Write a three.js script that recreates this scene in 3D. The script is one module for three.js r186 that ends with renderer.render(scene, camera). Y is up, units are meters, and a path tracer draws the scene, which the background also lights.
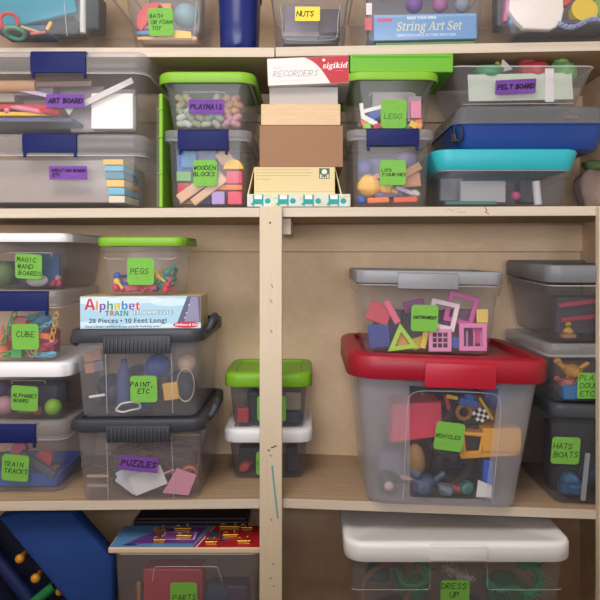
import * as THREE from 'three';
import { RoundedBoxGeometry } from 'three/addons/geometries/RoundedBoxGeometry.js';
import { mergeGeometries, toCreasedNormals } from 'three/addons/utils/BufferGeometryUtils.js';
import { RectAreaLightUniformsLib } from 'three/addons/lights/RectAreaLightUniformsLib.js';

// ---------------------------------------------------------------- camera, light, exposure
const scene = new THREE.Scene();
scene.background = new THREE.Color(0x0b0c0e);
const EYE = 1.0, DIST = 1.4, FOCAL = 650;              // eye height, distance to the shelf fronts (z = 0), focal length in px of a 600 px frame
const camera = new THREE.PerspectiveCamera(2 * Math.atan(300 / FOCAL) * 180 / Math.PI, 1, 0.05, 20);
camera.position.set(0, EYE, DIST);
camera.lookAt(0, EYE, 0);
camera.setViewOffset(600, 600, -8, 45, 600, 600);       // level camera with a shifted lens: uprights stay upright
const renderer = new THREE.WebGLRenderer({ antialias: true });
renderer.toneMapping = THREE.LinearToneMapping;
renderer.toneMappingExposure = 1.27;
renderer.shadowMap.enabled = true;
RectAreaLightUniformsLib.init();
const lampLight = new THREE.RectAreaLight(0xfff6ee, 8.8, 0.9, 0.9);   // the ceiling panel
lampLight.position.set(-0.4, 2.375, 1.45);
lampLight.lookAt(-0.4, 0, 1.45);
scene.add(lampLight);
const windowLight = new THREE.RectAreaLight(0xf0f2fb, 8.2, 1.9, 0.56); // daylight through the low wide window behind the camera
windowLight.position.set(-0.3, 1.22, 2.38);
windowLight.lookAt(-0.3, 1.22, 0);
scene.add(windowLight);

// ---------------------------------------------------------------- helpers
let seed = 7;
const rnd = () => { seed = (seed * 1664525 + 1013904223) >>> 0; return seed / 4294967296; };
const rr = (a, b) => a + (b - a) * rnd();
const kk = (z) => (DIST - z) / FOCAL;                   // metres covered by one photo pixel at depth z
const px = (u, z = 0) => (u - 308) * kk(z);
const py = (v, z = 0) => EYE + (255 - v) * kk(z);
const taken = new Map();
function numbered(name) {
  const n = taken.get(name) || 0; taken.set(name, n + 1);
  return n ? `${name}_${String(n).padStart(3, '0')}` : name;
}
const mats = new Map();
const HEX = { red: '#c62a38', pink: '#e58aa6', magenta: '#c93a86', orange: '#e67a35', yellow: '#ecbb38', lime: '#8fd03a', green: '#2e9450', teal: '#219a96', aqua: '#63b9d6', blue: '#2459b4', navy: '#1c2c62', purple: '#6f45a4', lilac: '#b39ad6', white: '#eeebe6', cream: '#e9dcc0', tan: '#c79d70', wood: '#dcb58e', brown: '#77512f', grey: '#8a8a8c', charcoal: '#33363d', black: '#17181b', silver: '#b9bbbf' };
function mat(color, rough = 0.5, extra = {}) {
  const hex = HEX[color] || color, key = hex + rough + JSON.stringify(extra);
  if (!mats.has(key)) mats.set(key, new THREE.MeshPhysicalMaterial({ color: hex, roughness: rough, ...extra }));
  return mats.get(key);
}
function mapped(tex, rough = 0.6, extra = {}) { return new THREE.MeshPhysicalMaterial({ color: 0xffffff, map: tex, roughness: rough, ...extra }); }
function mesh(name, geo, m, parent) {
  const o = new THREE.Mesh(geo, m); o.castShadow = o.receiveShadow = true;
  o.name = parent ? name : numbered(name); (parent || scene).add(o); return o;
}
function tag(o, label, category, group) { o.userData = { label, category }; if (group) o.userData.group = group; return o; }
function thing(name, label, category, pos = [0, 0, 0], group) {
  const g = new THREE.Group(); g.name = numbered(name); g.position.set(...pos); scene.add(g); return tag(g, label, category, group);
}
function struct(name, geo, m, pos) { const o = mesh(name, geo, m); if (pos) o.position.set(...pos); o.userData = { kind: 'structure' }; return o; }
const flat = (gs) => mergeGeometries(gs.map((g) => { const f = g.index ? g.toNonIndexed() : g; for (const k of Object.keys(f.attributes)) if (!['position', 'normal', 'uv'].includes(k)) f.deleteAttribute(k); return f; }));
const box = (w, h, d, r = 0.002, s = 2) => new RoundedBoxGeometry(w, h, d, s, Math.min(r, w / 2.01, h / 2.01, d / 2.01));
const cyl = (r1, r2, h, n = 20) => new THREE.CylinderGeometry(r1, r2, h, n);
const mv = (g, x = 0, y = 0, z = 0, rx = 0, ry = 0, rz = 0) => { if (rx) g.rotateX(rx); if (ry) g.rotateY(ry); if (rz) g.rotateZ(rz); return g.translate(x, y, z); };
const tube = (pts, r, seg = 24, rad = 8, closed = false) => new THREE.TubeGeometry(new THREE.CatmullRomCurve3(pts.map((p) => new THREE.Vector3(...p)), closed, 'catmullrom', 0.3), seg, r, rad, closed);
const V2 = (p) => p.map((q) => new THREE.Vector2(q[0], q[1]));
function extrude(pts, depth, bevel = 0.001, seg = 1) {
  const g = new THREE.ExtrudeGeometry(new THREE.Shape(V2(pts)), { depth: depth - 2 * bevel, bevelEnabled: bevel > 0, bevelThickness: bevel, bevelSize: bevel, bevelOffset: -bevel, bevelSegments: seg, curveSegments: 8 });
  return g.translate(0, 0, -depth / 2 + bevel);
}
// rings of rounded rectangles joined into a skin; rings: {y, hw, hd, r}; cuts: extra x positions (shares of hw) along the front
function ringPoints({ y, hw, hd, r, dz = 0 }, cuts = [], n = 5) {
  const p = [], q = Math.max(1e-4, Math.min(r, hw * 0.98, hd * 0.98));
  const corner = (cx, cz, a0) => { for (let i = 0; i <= n; i++) { const a = a0 + (Math.PI / 2) * i / n; p.push([cx + q * Math.cos(a), y, cz + dz + q * Math.sin(a)]); } };
  corner(hw - q, hd - q, 0);
  for (const c of cuts) p.push([c * hw, y, hd + dz]);
  corner(-hw + q, hd - q, Math.PI / 2); corner(-hw + q, -hd + q, Math.PI); corner(hw - q, -hd + q, 1.5 * Math.PI);
  return p;
}
function loft(rings, { bottom = true, top = true, cuts = [], crease = 0.7, pick } = {}) {
  const pos = [], sets = rings.map((r) => ringPoints(r, cuts)), n = sets[0].length;
  const tri = (a, b, c) => pos.push(...a, ...b, ...c);
  for (let i = 0; i + 1 < sets.length; i++) for (let j = 0; j < n; j++) {
    if (pick && !pick(i, j)) continue;
    const k = (j + 1) % n, l = sets[i], u = sets[i + 1];
    tri(l[j], u[j], l[k]); tri(l[k], u[j], u[k]);
  }
  const fan = (s, up) => { const c = [0, s[0][1], (s.reduce((a, b) => a + b[2], 0) / n)]; for (let j = 0; j < n; j++) { const k = (j + 1) % n; up ? tri(c, s[k], s[j]) : tri(c, s[j], s[k]); } };
  if (bottom) fan(sets[0], false);
  if (top) fan(sets[sets.length - 1], true);
  const g = new THREE.BufferGeometry(); g.setAttribute('position', new THREE.Float32BufferAttribute(pos, 3));
  g.setAttribute('uv', new THREE.Float32BufferAttribute(pos.length / 3 * 2, 2));
  const uv = g.attributes.uv; for (let i = 0; i < uv.count; i++) uv.setXY(i, pos[3 * i] + pos[3 * i + 2], pos[3 * i + 1]);
  return toCreasedNormals(g, crease);
}
// ---------------------------------------------------------------- drawn print: handwriting as pen strokes, and canvases
const GLYPH = { A: '0,6 2,0 4,6|1,4 3,4', B: '0,6 0,0 3,.5 3,2.5 0,3 3.5,3.5 3.5,5.5 0,6', C: '4,1 2,0 0,2 0,4 2,6 4,5', D: '0,0 0,6 3,5.5 4,3 3,.5 0,0', E: '4,0 0,0 0,6 4,6|0,3 3,3', F: '4,0 0,0 0,6|0,3 3,3', G: '4,1 2,0 0,2 0,4 2,6 4,5 4,3 2.4,3', H: '0,0 0,6|4,0 4,6|0,3 4,3', I: '2,0 2,6', J: '3,0 3,5 1.5,6 0,5', K: '0,0 0,6|4,0 0,3.4 4,6', L: '0,0 0,6 3.6,6', M: '0,6 .4,0 2,4 3.6,0 4,6', N: '0,6 0,0 4,6 4,0', O: '2,0 0,1.5 0,4.5 2,6 4,4.5 4,1.5 2,0', P: '0,6 0,0 3.4,.6 3.4,2.6 0,3.2', Q: '2,0 0,1.5 0,4.5 2,6 4,4.5 4,1.5 2,0|2.5,4.5 4.4,6.6', R: '0,6 0,0 3.4,.6 3.4,2.6 0,3.2 4,6', S: '4,1 2,0 .4,1.4 3.6,4.2 2,6 0,5', T: '0,0 4,0|2,0 2,6', U: '0,0 0,4.5 2,6 4,4.5 4,0', V: '0,0 2,6 4,0', W: '0,0 1,6 2,2 3,6 4,0', X: '0,0 4,6|4,0 0,6', Y: '0,0 2,3 4,0|2,3 2,6', Z: '0,0 4,0 0,6 4,6', ',': '1.4,5.6 .8,7.4', '.': '1,5.6 1.3,6', "'": '1,0 .8,1.4', '&': '4,6 .6,1.4 2,0 2.8,1.4 0,4.6 1.6,6 4,3.6' };
function pen(ctx, text, x, y, size, color, width, slant = 0.12) {
  ctx.strokeStyle = color; ctx.lineWidth = width; ctx.lineCap = ctx.lineJoin = 'round';
  const u = size / 6; let at = x;
  for (const ch of text) {
    const g = GLYPH[ch.toUpperCase()];
    if (g) for (const s of g.split('|')) {
      ctx.beginPath();
      s.split(' ').forEach((q, i) => { const [a, b] = q.split(',').map(Number); const X = at + (a + (6 - b) * slant + rr(-.25, .25)) * u, Y = y + (b + rr(-.25, .25)) * u; i ? ctx.lineTo(X, Y) : ctx.moveTo(X, Y); });
      ctx.stroke();
    }
    at += (g ? 5.4 : 3.4) * u + rr(-.3, .3) * u; y += rr(-.25, .3) * u;
  }
}
const penWidth = (t, size) => [...t].reduce((a, c) => a + (GLYPH[c.toUpperCase()] ? 5.4 : 3.4), -1) * size / 6;
function canvasTexture(w, h, draw) {
  const c = document.createElement('canvas'); c.width = w; c.height = h; const x = c.getContext('2d'); draw(x, w, h);
  const t = new THREE.CanvasTexture(c); t.colorSpace = THREE.SRGBColorSpace; t.magFilter = THREE.LinearFilter; t.anisotropy = 4; return t;
}
function fitUv(g, w, h) { const p = g.attributes.position, u = g.attributes.uv; for (let i = 0; i < p.count; i++) u.setXY(i, p.getX(i) / w + 0.5, p.getY(i) / h + 0.5); return g; }
const NOTE = { green: ['#76b848', '#14240f'], purple: ['#74449f', '#1c0d33'], yellow: ['#f2d94c', '#3a3320'] };
function noteMesh(parent, n, w, h) {
  const [bg, ink] = NOTE[n.col], W = 160, Z = 2, H = Math.max(40, Math.round(160 * h / w));
  const tex = canvasTexture(W * Z, H * Z, (c) => {
    c.scale(Z, Z); c.fillStyle = bg; c.fillRect(0, 0, W, H);
    for (let i = 0; i < 60; i++) { c.fillStyle = `rgba(${rnd() < .5 ? '255,255,255' : '0,0,0'},0.02)`; c.fillRect(rr(0, W), rr(0, H), rr(4, 30), rr(2, 20)); }
    const rows = n.text, size = Math.min(n.size || 32, ...rows.map((t) => 142 / (penWidth(t, 1)))), step = size * 1.55;
    let y = H * (n.at || 0.5) - step * rows.length / 2 + size * 0.25;
    rows.forEach((t, i) => { pen(c, t, n.left ? 10 + i * 5 : (W - penWidth(t, size)) / 2 + rr(-8, 4), y, size, ink, n.pen || 4); y += step; });
  });
  const r = n.col === 'green' ? 0.007 : 0.002, s = new THREE.Shape(), a = w / 2, b = h / 2;
  s.moveTo(-a + r, -b); s.lineTo(a - r, -b); s.absarc(a - r, -b + r, r, -Math.PI / 2, 0); s.lineTo(a, b - r); s.absarc(a - r, b - r, r, 0, Math.PI / 2); s.lineTo(-a + r, b); s.absarc(-a + r, b - r, r, Math.PI / 2, Math.PI); s.lineTo(-a, -b + r); s.absarc(-a + r, -b + r, r, Math.PI, 1.5 * Math.PI);
  const g = fitUv(new THREE.ExtrudeGeometry(s, { depth: 0.0006, bevelEnabled: false, curveSegments: 5 }), w, h);
  const o = mesh(n.name || 'sticky_note', g, mapped(tex, 0.75), parent);
  o.userData = { label: `${n.col === 'green' ? 'lime green sticky note' : n.col + ' sticker'} with handwriting` };
  return o;
}
// ---------------------------------------------------------------- plastics
const plastic = (t, color, rough = 0.24) => mat(color, rough, { transmission: t, thickness: 0, ior: 1.4, specularIntensity: 0.6, side: THREE.DoubleSide });
const CLEAR = plastic(0.95, '#f9f9fb', 0.2), HAZY = plastic(0.91, '#f1f1f6', 0.23), FROST = plastic(0.78, '#eeeff7', 0.28), SMOKE = plastic(0.94, '#e2e4ea', 0.22);
const RIM = plastic(0.62, '#f0f1f4', 0.28), RIDGE = plastic(0.66, '#f4f4f6', 0.25);
const BLUELATCH = mat('#16205c', 0.6, { specularIntensity: 0.5 });

// A storage bin. All px are photo pixels measured at the front plane z; base overrides the measured bottom.
function bin(label, o) {
  const { z = 0, d = 0.3, top, bot, yt, yb, m = CLEAR, r = 0.022 } = o, k = kk(z);
  const base = o.base ?? py(yb, z), h = py(yt, z) - base;
  const hwT = (top[1] - top[0]) / 2 * k, hwB = (bot[1] - bot[0]) / 2 * k, t = Math.min(o.tz ?? (hwT - hwB), 0.03);
  const cx = (px(bot[0], z) + px(bot[1], z) + px(top[0], z) + px(top[1], z)) / 4, hd = d / 2;
  const g = thing(o.name || 'storage_bin', label, o.category || 'storage bin', [cx, base, z - hd], o.group);
  if (o.roll) g.rotation.z = o.roll;
  if (o.yaw) g.rotation.y = o.yaw;
  if (o.pitch) g.rotation.x = o.pitch;
  const at = (f, grow = 0) => ({ y: h * f, hw: hwB + (hwT - hwB) * f + grow, hd: hd - t * (1 - f) + grow, r: r + grow });
  const e = 0.010 / h;
  const rings = [{ ...at(0, -0.009), y: 0 }, { ...at(0, -0.004), y: 0.0014 }, { ...at(e * 0.45, -0.0008) }, at(e), ...(o.levels || [0.5]).map((f) => at(f)), at(0.93), at(1)];
  if (o.flange) rings.splice(rings.length - 2, 2, at(1 - o.flange), at(1 - o.flange, 0.006), at(1, 0.006));
  const cuts = o.panel ? [o.panel[1], o.panel[0]] : [];
  if (o.panel) {                                         // a clearer window moulded into the front
    const inside = (i, j) => j === 6 && i >= 4 && i < rings.length - 2;
    mesh('body', loft(rings, { top: false, cuts, pick: (i, j) => !inside(i, j) }), m, g);
    mesh('front_panel', loft(rings, { top: false, bottom: false, cuts, pick: inside }), CLEAR, g);
  } else mesh('body', loft(rings, { top: false }), m, g);
  mesh('rim', loft([at(1, -0.0012), at(1, 0.0035), { ...at(1, 0.0035), y: h + 0.002 }, { ...at(1, -0.0012), y: h + 0.002 }, at(1, -0.0012)], { top: false, bottom: false }), o.rimMat || RIM, g);
  const front = (y) => hd - t * (1 - y / h), lean = Math.atan2(t, h);
  const loc = (u, v) => [px(u, z) - cx, py(v, z) - base];
  for (const n of o.notes || []) {
    const [x0, y0] = loc(n.r[0], n.r[3]), [x1, y1] = loc(n.r[2], n.r[1]), q = noteMesh(g, n, x1 - x0, y1 - y0);
    q.position.set((x0 + x1) / 2, (y0 + y1) / 2, front((y0 + y1) / 2) + 0.0012); q.rotation.set(lean, 0, n.tilt || 0, 'ZXY');
  }
  for (const line of o.ridges || []) {
    const pts = line.map(([u, v]) => { const [x, y] = loc(u, v); return [x, y, front(y) + 0.0004]; });
    mesh('moulded_ridge', tube(pts, 0.0008, pts.length * 6, 5), RIDGE, g);
  }
  const out = { g, loc, h, hd, cx, base, z, front, hwT, hwB };
  if (o.lid) {
    const L = o.lid, yl0 = py(L.y[1], z) - base, yl1 = py(L.y[0], z) - base, ov = L.over ?? 0.008, f = L.fillet ?? 0.006, lr = (y, g2) => ({ y, hw: hwT + g2, hd: hd + g2, r: (L.r ?? r) + g2 });
    const rec = L.recess ?? 0.006, bd = L.border ?? 0.014;
    const lid = mesh('lid', loft([lr(yl0 + 0.005, ov - 0.003), lr(yl0, ov - 0.003), lr(yl0, ov - 0.0006), lr(yl0 + 0.001, ov), lr(yl1 - f, ov - (L.slope ?? 0)), lr(yl1 - f * 0.55, ov - (L.slope ?? 0) - f * 0.12), lr(yl1 - f * 0.15, ov - (L.slope ?? 0) - f * 0.5), lr(yl1, ov - (L.slope ?? 0) - f), lr(yl1, ov - f - bd), lr(yl1 - rec, ov - f - bd - 0.004)], { bottom: false }), L.m, g);
    lid.userData = { label: L.label };
    out.lidTop = base + yl1; out.rest = base + yl1 + 0.0006; out.well = base + yl1 - rec; out.lidFront = hd + ov;
    if (L.lip) mesh('lid_lip', loft([lr(yl0 + 0.002, ov + 0.0025), lr(yl0 + 0.0045, ov + 0.0025), lr(yl0 + 0.0045, ov - 0.002)], { bottom: false, top: false }), L.m, lid);
  }
  for (const l of o.latches || []) {
    const [x0, y0] = loc(l.r[0], l.r[3]), [x1, y1] = loc(l.r[2], l.r[1]), w = x1 - x0, hh = y1 - y0, F = (out.lidFront || hd + 0.006) + 0.0005;
    const prof = [[0, 0], [0.006, 0.001], [0.0075, hh * 0.25], [0.0085, hh * 0.7], [0.007, hh * 0.92], [0.002, hh], [-0.012, hh], [-0.013, hh - 0.003], [0.001, hh - 0.0035], [0.002, hh * 0.6], [0.001, hh * 0.2]].map(([a, b]) => [-a, b]);
    const parts = [extrude(prof, w, 0.001, 2).rotateY(Math.PI / 2)];
    if (l.ears !== false) for (const s of [-1, 1]) parts.push(mv(box(0.006, 0.011, 0.006, 0.0015), s * (w / 2 - 0.004), -0.004, 0.003));
    if (l.ribs) for (let i = 0; i < l.ribs; i++) parts.push(mv(box(w / l.ribs * 0.45, hh * 0.8, 0.003, 0.001, 1), -w / 2 + (i + 0.5) * w / l.ribs, hh * 0.47, 0.0085));
    const q = mesh('latch', toCreasedNormals(flat(parts), 0.6), l.m || BLUELATCH, g);
    q.position.set((x0 + x1) / 2, y0, F - 0.002); if (l.label) q.userData = { label: l.label };
  }
  return out;
}
const BLUE = (r) => ({ r, m: BLUELATCH, label: 'dark blue plastic latch' });

// ---------------------------------------------------------------- small toys: geometry makers
const ball = (r) => new THREE.SphereGeometry(r, 20, 14);
const ring = (R, r) => new THREE.TorusGeometry(R, r, 8, 24);
const link = (R, r) => new THREE.TorusGeometry(R, r, 7, 20).scale(0.7, 1.35, 1);
const card = (w, h, t = 0.0016) => box(w, h, t, 0.0007, 1);
const brick = (w, h, d) => { const gs = [box(w, h, d, 0.0008, 1)], n = Math.max(1, Math.round(w / 0.008)); for (let i = 0; i < n; i++) gs.push(mv(cyl(0.0024, 0.0024, 0.002, 10), -w / 2 + (i + .5) * w / n, h / 2 + 0.001, 0)); return flat(gs); };
const dome = (r, d) => extrude(Array.from({ length: 13 }, (_, i) => [r * Math.cos(Math.PI * i / 12), r * Math.sin(Math.PI * i / 12)]), d, 0.001);
const wedge = (w, h, d) => extrude([[-w / 2, -h / 2], [w / 2, -h / 2], [0, h / 2]], d, 0.001);
const pegs = (s = 1) => new THREE.LatheGeometry(V2([[0, 0], [.004, 0], [.004, .018], [.0085, .02], [.0085, .028], [.006, .031], [0, .032]].map(([a, b]) => [a * s, (b - .016) * s])), 14);
const pencil = (l, r = 0.0035) => flat([cyl(r, r, l, 6), mv(new THREE.ConeGeometry(r, r * 3, 6), 0, l / 2 + r * 1.5, 0)]);
const lump = (r, sy = 0.8, n = 3) => { const g = new THREE.IcosahedronGeometry(r, n), p = g.attributes.position, a = rr(0, 9), b = rr(0, 9); for (let i = 0; i < p.count; i++) { const x = p.getX(i) / r, y = p.getY(i) / r, z = p.getZ(i) / r, f = 1 + 0.12 * Math.sin(3 * x + a) * Math.cos(3 * y + b) + 0.07 * Math.sin(7 * z + a + 4 * x); p.setXYZ(i, x * r * f, y * r * f * sy, z * r * f); } g.computeVertexNormals(); return toCreasedNormals(g, 1.2); };
const pill = (r, l) => new THREE.CapsuleGeometry(r, l, 6, 14);
const strip = (pts, r) => tube(pts, r, pts.length * 8, 7);
const sheetBent = (w, h, bend, t = 0.0012) => { const g = new THREE.BoxGeometry(w, h, t, 16, 6, 1), p = g.attributes.position; for (let i = 0; i < p.count; i++) p.setZ(i, p.getZ(i) + bend * Math.sin(p.getX(i) / w * 5) * Math.cos(p.getY(i) / h * 3)); g.computeVertexNormals(); return g; };
function frameTile(kind, s, ribs = 0) {
  const n = kind === 'square' ? 4 : 3, R = s / (n === 4 ? Math.SQRT2 : 1.5), a0 = n === 4 ? Math.PI / 4 : Math.PI / 2;
  const poly = (q) => Array.from({ length: n }, (_, i) => new THREE.Vector2(q * Math.cos(a0 + i * 2 * Math.PI / n), q * Math.sin(a0 + i * 2 * Math.PI / n)));
  const sh = new THREE.Shape(poly(R)); sh.holes.push(new THREE.Path(poly(R * (n === 4 ? 0.74 : 0.56)).reverse()));
  const gs = [new THREE.ExtrudeGeometry(sh, { depth: 0.005, bevelEnabled: true, bevelSize: 0.0012, bevelThickness: 0.0012, bevelSegments: 2 }).translate(0, 0, -0.0025)];
  for (let i = 1; i <= ribs; i++) { const q = s * 0.74 * (i / (ribs + 1) - 0.5); gs.push(mv(box(0.0028, s * 0.78, 0.004, 0.001, 1), q, 0, 0)); gs.push(mv(box(s * 0.78, 0.0028, 0.004, 0.001, 1), 0, q, 0)); }
  return flat(gs);
}
let inside = null;                                      // the bin that the next toys lie in
const fitBox = new THREE.Box3();
function nestle(o, b) {                                 // keep a toy within the walls and floor of its bin
  for (let pass = 0; pass < 4; pass++) {
    o.updateMatrixWorld(true); fitBox.setFromObject(o, true);
    const low = b.base + 0.004 + (b.slack || 0), c = fitBox.getCenter(new THREE.Vector3()), n = fitBox.getSize(new THREE.Vector3());
    const f = Math.max(0.1, (Math.max(fitBox.min.y, low) - b.base) / b.h), hw = b.hwB + (b.hwT - b.hwB) * Math.min(1, f) - 0.007, zc = b.z - b.hd, zf = zc + b.front(Math.min(1, f) * b.h) - 0.005, zb = zc - b.front(Math.min(1, f) * b.h) + 0.005;
    const k = Math.min(1, 2 * hw / n.x, (zf - zb) / n.z, b.open ? 1 : (b.h - 0.008) / n.y);
    if (k < 1) { o.scale.multiplyScalar(k); o.position.sub(c).multiplyScalar(1).add(c); continue; }
    if (fitBox.min.y < low) o.position.y += low - fitBox.min.y;
    if (!b.open && fitBox.max.y > b.base + b.h - 0.003) o.position.y -= Math.min(fitBox.max.y - (b.base + b.h - 0.003), Math.max(0, fitBox.min.y - low));
    o.position.x += Math.max(0, b.cx - hw - fitBox.min.x) - Math.max(0, fitBox.max.x - b.cx - hw);
    o.position.z += Math.max(0, zb - fitBox.min.z) - Math.max(0, fitBox.max.z - zf);
  }
}
// one toy: name, colour, words for the label, place in the photo and depth
function toy(ref, group, name, color, words, geo, u, v, z, rot = [0, 0, 0], rough = 0.5) {
  const o = mesh(name, geo, typeof color === 'string' ? mat(color, rough) : color);
  o.position.set(px(u, z), py(v, z), z); o.rotation.set(...rot);
  if (inside) nestle(o, inside);
  return tag(o, `${words} ${ref}`, name.replace(/_/g, ' ').split(' ').slice(-2).join(' '), group);
}

// ---------------------------------------------------------------- surfaces
function noiseTexture(w, h, fn) {
  const a = new Uint8Array(w * h * 4);
  for (let y = 0; y < h; y++) for (let x = 0; x < w; x++) { const c = fn(x / w, y / h), i = 4 * (y * w + x); a[i] = c[0]; a[i + 1] = c[1]; a[i + 2] = c[2]; a[i + 3] = 255; }
  const t = new THREE.DataTexture(a, w, h); t.colorSpace = THREE.SRGBColorSpace; t.wrapS = t.wrapT = THREE.RepeatWrapping; t.magFilter = THREE.LinearFilter; t.minFilter = THREE.LinearMipmapLinearFilter; t.generateMipmaps = true; t.needsUpdate = true; return t;
}
function lattice(n) { const v = Array.from({ length: n * n }, rnd); return (x, y) => { const X = x * n, Y = y * n, i = Math.floor(X), j = Math.floor(Y), f = X - i, g = Y - j, s = (t) => t * t * (3 - 2 * t), q = (a, b) => v[((a % n) + n) % n * n + ((b % n) + n) % n]; return (q(i, j) * (1 - s(f)) + q(i + 1, j) * s(f)) * (1 - s(g)) + (q(i, j + 1) * (1 - s(f)) + q(i + 1, j + 1) * s(f)) * s(g); }; }
const n8 = lattice(8), n32 = lattice(32), n64 = lattice(64);
const clampByte = (v) => Math.max(0, Math.min(255, v));
const woodMap = (base, depth) => noiseTexture(512, 512, (x, y) => {
  const warp = 0.06 * n8(x, y) + 0.015 * n32(x, y), streak = Math.sin((y + warp) * 2 * Math.PI * 9) * 0.35 + Math.sin((y + warp * 1.7) * 2 * Math.PI * 27) * 0.2 + (n64((x * 0.12) % 1, y * 2) - 0.5) * 0.9 + (n8(x, y) - 0.5) * 0.7;
  return base.map((c, i) => clampByte(c + streak * depth * (1 + 0.25 * i)));
});
const shelfMap = woodMap([209, 196, 178], 5), topMap = woodMap([172, 146, 118], 9);
const wallMap = noiseTexture(512, 512, (x, y) => { const n = (n8(x, y) - 0.5) * 8 + (n32(x, y) - 0.5) * 6 + (n64(x, y) - 0.5) * 7; return [clampByte(225 + n), clampByte(197 + n), clampByte(163 + n)]; });
const SHELF = mapped(shelfMap, 0.7), BARE = mapped(topMap, 0.75), WALL = mapped(wallMap, 0.85), ROOM = mat('#d9d2c6', 0.9);
function metricUv(g, sx, sy) { const p = g.attributes.position, n = g.attributes.normal, u = g.attributes.uv; for (let i = 0; i < p.count; i++) { const ax = Math.abs(n.getX(i)), ay = Math.abs(n.getY(i)), az = Math.abs(n.getZ(i)); if (ax > ay && ax > az) u.setXY(i, p.getZ(i) / sx, p.getY(i) / sy); else if (ay > az) u.setXY(i, p.getX(i) / sx, p.getZ(i) / sy); else u.setXY(i, p.getX(i) / sx, p.getY(i) / sy); } return g; }
const plank = (w, h, d) => metricUv(box(w, h, d, 0.0015, 1), 0.7, 0.16);

// ---------------------------------------------------------------- the room and its closet
const BACK = -0.322, T = 0.021;
const wallBack = struct('wall_closet_back', metricUv(new THREE.BoxGeometry(1.92, 2.44, 0.02), 0.9, 0.9), WALL, [-0.19, 1.22, BACK - 0.01]);
struct('wall_closet_left', metricUv(new THREE.BoxGeometry(0.06, 2.44, 0.42), 0.9, 0.9), WALL, [-1.13, 1.22, -0.13]);
struct('wall_closet_right', metricUv(new THREE.BoxGeometry(0.06, 2.44, 0.42), 0.9, 0.9), WALL, [0.75, 1.22, -0.13]);
struct('wall_front_left', new THREE.BoxGeometry(0.56, 2.44, 0.08), ROOM, [-1.44, 1.22, 0.04]);
struct('wall_front_right', new THREE.BoxGeometry(0.84, 2.44, 0.08), ROOM, [1.2, 1.22, 0.04]);
struct('wall_left', new THREE.BoxGeometry(0.08, 2.44, 2.7), ROOM, [-1.68, 1.22, 1.17]);
struct('wall_right', new THREE.BoxGeometry(0.08, 2.44, 2.7), ROOM, [1.62, 1.22, 1.17]);
struct('floor', new THREE.BoxGeometry(3.6, 0.08, 3.1), mat('#5a4432', 0.7), [-0.03, -0.04, 1.1]);
struct('ceiling', new THREE.BoxGeometry(3.6, 0.08, 3.1), mat('#e4e0d8', 0.9), [-0.03, 2.48, 1.1]);
{ // wall behind the camera with its window opening: x -1.25 .. 0.65, y 0.94 .. 1.50
  const z = 2.44, w = struct('wall_behind', flat([mv(new THREE.BoxGeometry(3.38, 0.94, 0.08), -0.03, 0.47, z), mv(new THREE.BoxGeometry(3.38, 0.94, 0.08), -0.03, 1.97, z), mv(new THREE.BoxGeometry(0.47, 0.56, 0.08), -1.485, 1.22, z), mv(new THREE.BoxGeometry(1.01, 0.56, 0.08), 1.155, 1.22, z)]), ROOM);
  const f = struct('window_1', flat([mv(box(1.9, 0.04, 0.07), -0.3, 0.96, z), mv(box(1.9, 0.04, 0.07), -0.3, 1.48, z), ...[-1.23, -0.617, 0.017, 0.63].map((x) => mv(box(0.04, 0.48, 0.07), x, 1.22, z))]), mat('white', 0.5));
  for (const x of [-0.9235, -0.3, 0.3235]) mesh('pane', mv(new THREE.BoxGeometry(0.57, 0.48, 0.004), x, 1.22, z + 0.01), mat('#ffffff', 0.02, { transmission: 1, thickness: 0 }), f);
}
{ // the ceiling panel lamp: its light is lampLight above
  const g = thing('ceiling_lamp', 'square white ceiling panel lamp in front of the shelves', 'lamp', [-0.4, 2.44, 1.45]);
  mesh('housing', mv(box(0.96, 0.05, 0.96, 0.008), 0, -0.026, 0), mat('white', 0.5), g);
  mesh('diffuser', mv(box(0.9, 0.004, 0.9, 0.001), 0, -0.053, 0), mat('#ffffff', 0.6, { emissive: '#fff6ee', emissiveIntensity: 1.2 }), g);
}
{ // chest of drawers below the camera: it keeps the daylight off the lowest bay
  const g = thing('chest_of_drawers', 'dark wooden chest of drawers standing in the room facing the shelves', 'chest', [-0.1, 0, 1.46]), wm = mat('#5c4430', 0.6);
  mesh('carcass', mv(box(2.0, 0.82, 0.48, 0.006), 0, 0.432, 0), wm, g); mesh('chest_top', mv(box(2.06, 0.03, 0.52, 0.006), 0, 0.8575, 0), wm, g);
  for (const x of [-0.66, 0, 0.66]) for (const y of [0.24, 0.62]) { const q = mesh('drawer_front', mv(box(0.62, 0.34, 0.02, 0.004), x, y, -0.248), mat('#664c36', 0.6), g); mesh('knob', mv(ball(0.016), x, y, -0.27), mat('#b9a27c', 0.4), q); }
  for (const x of [-0.95, 0.95]) for (const z of [-0.2, 0.2]) mesh('foot', mv(cyl(0.025, 0.02, 0.022, 14), x, 0.011, z), wm, g);
}
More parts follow.
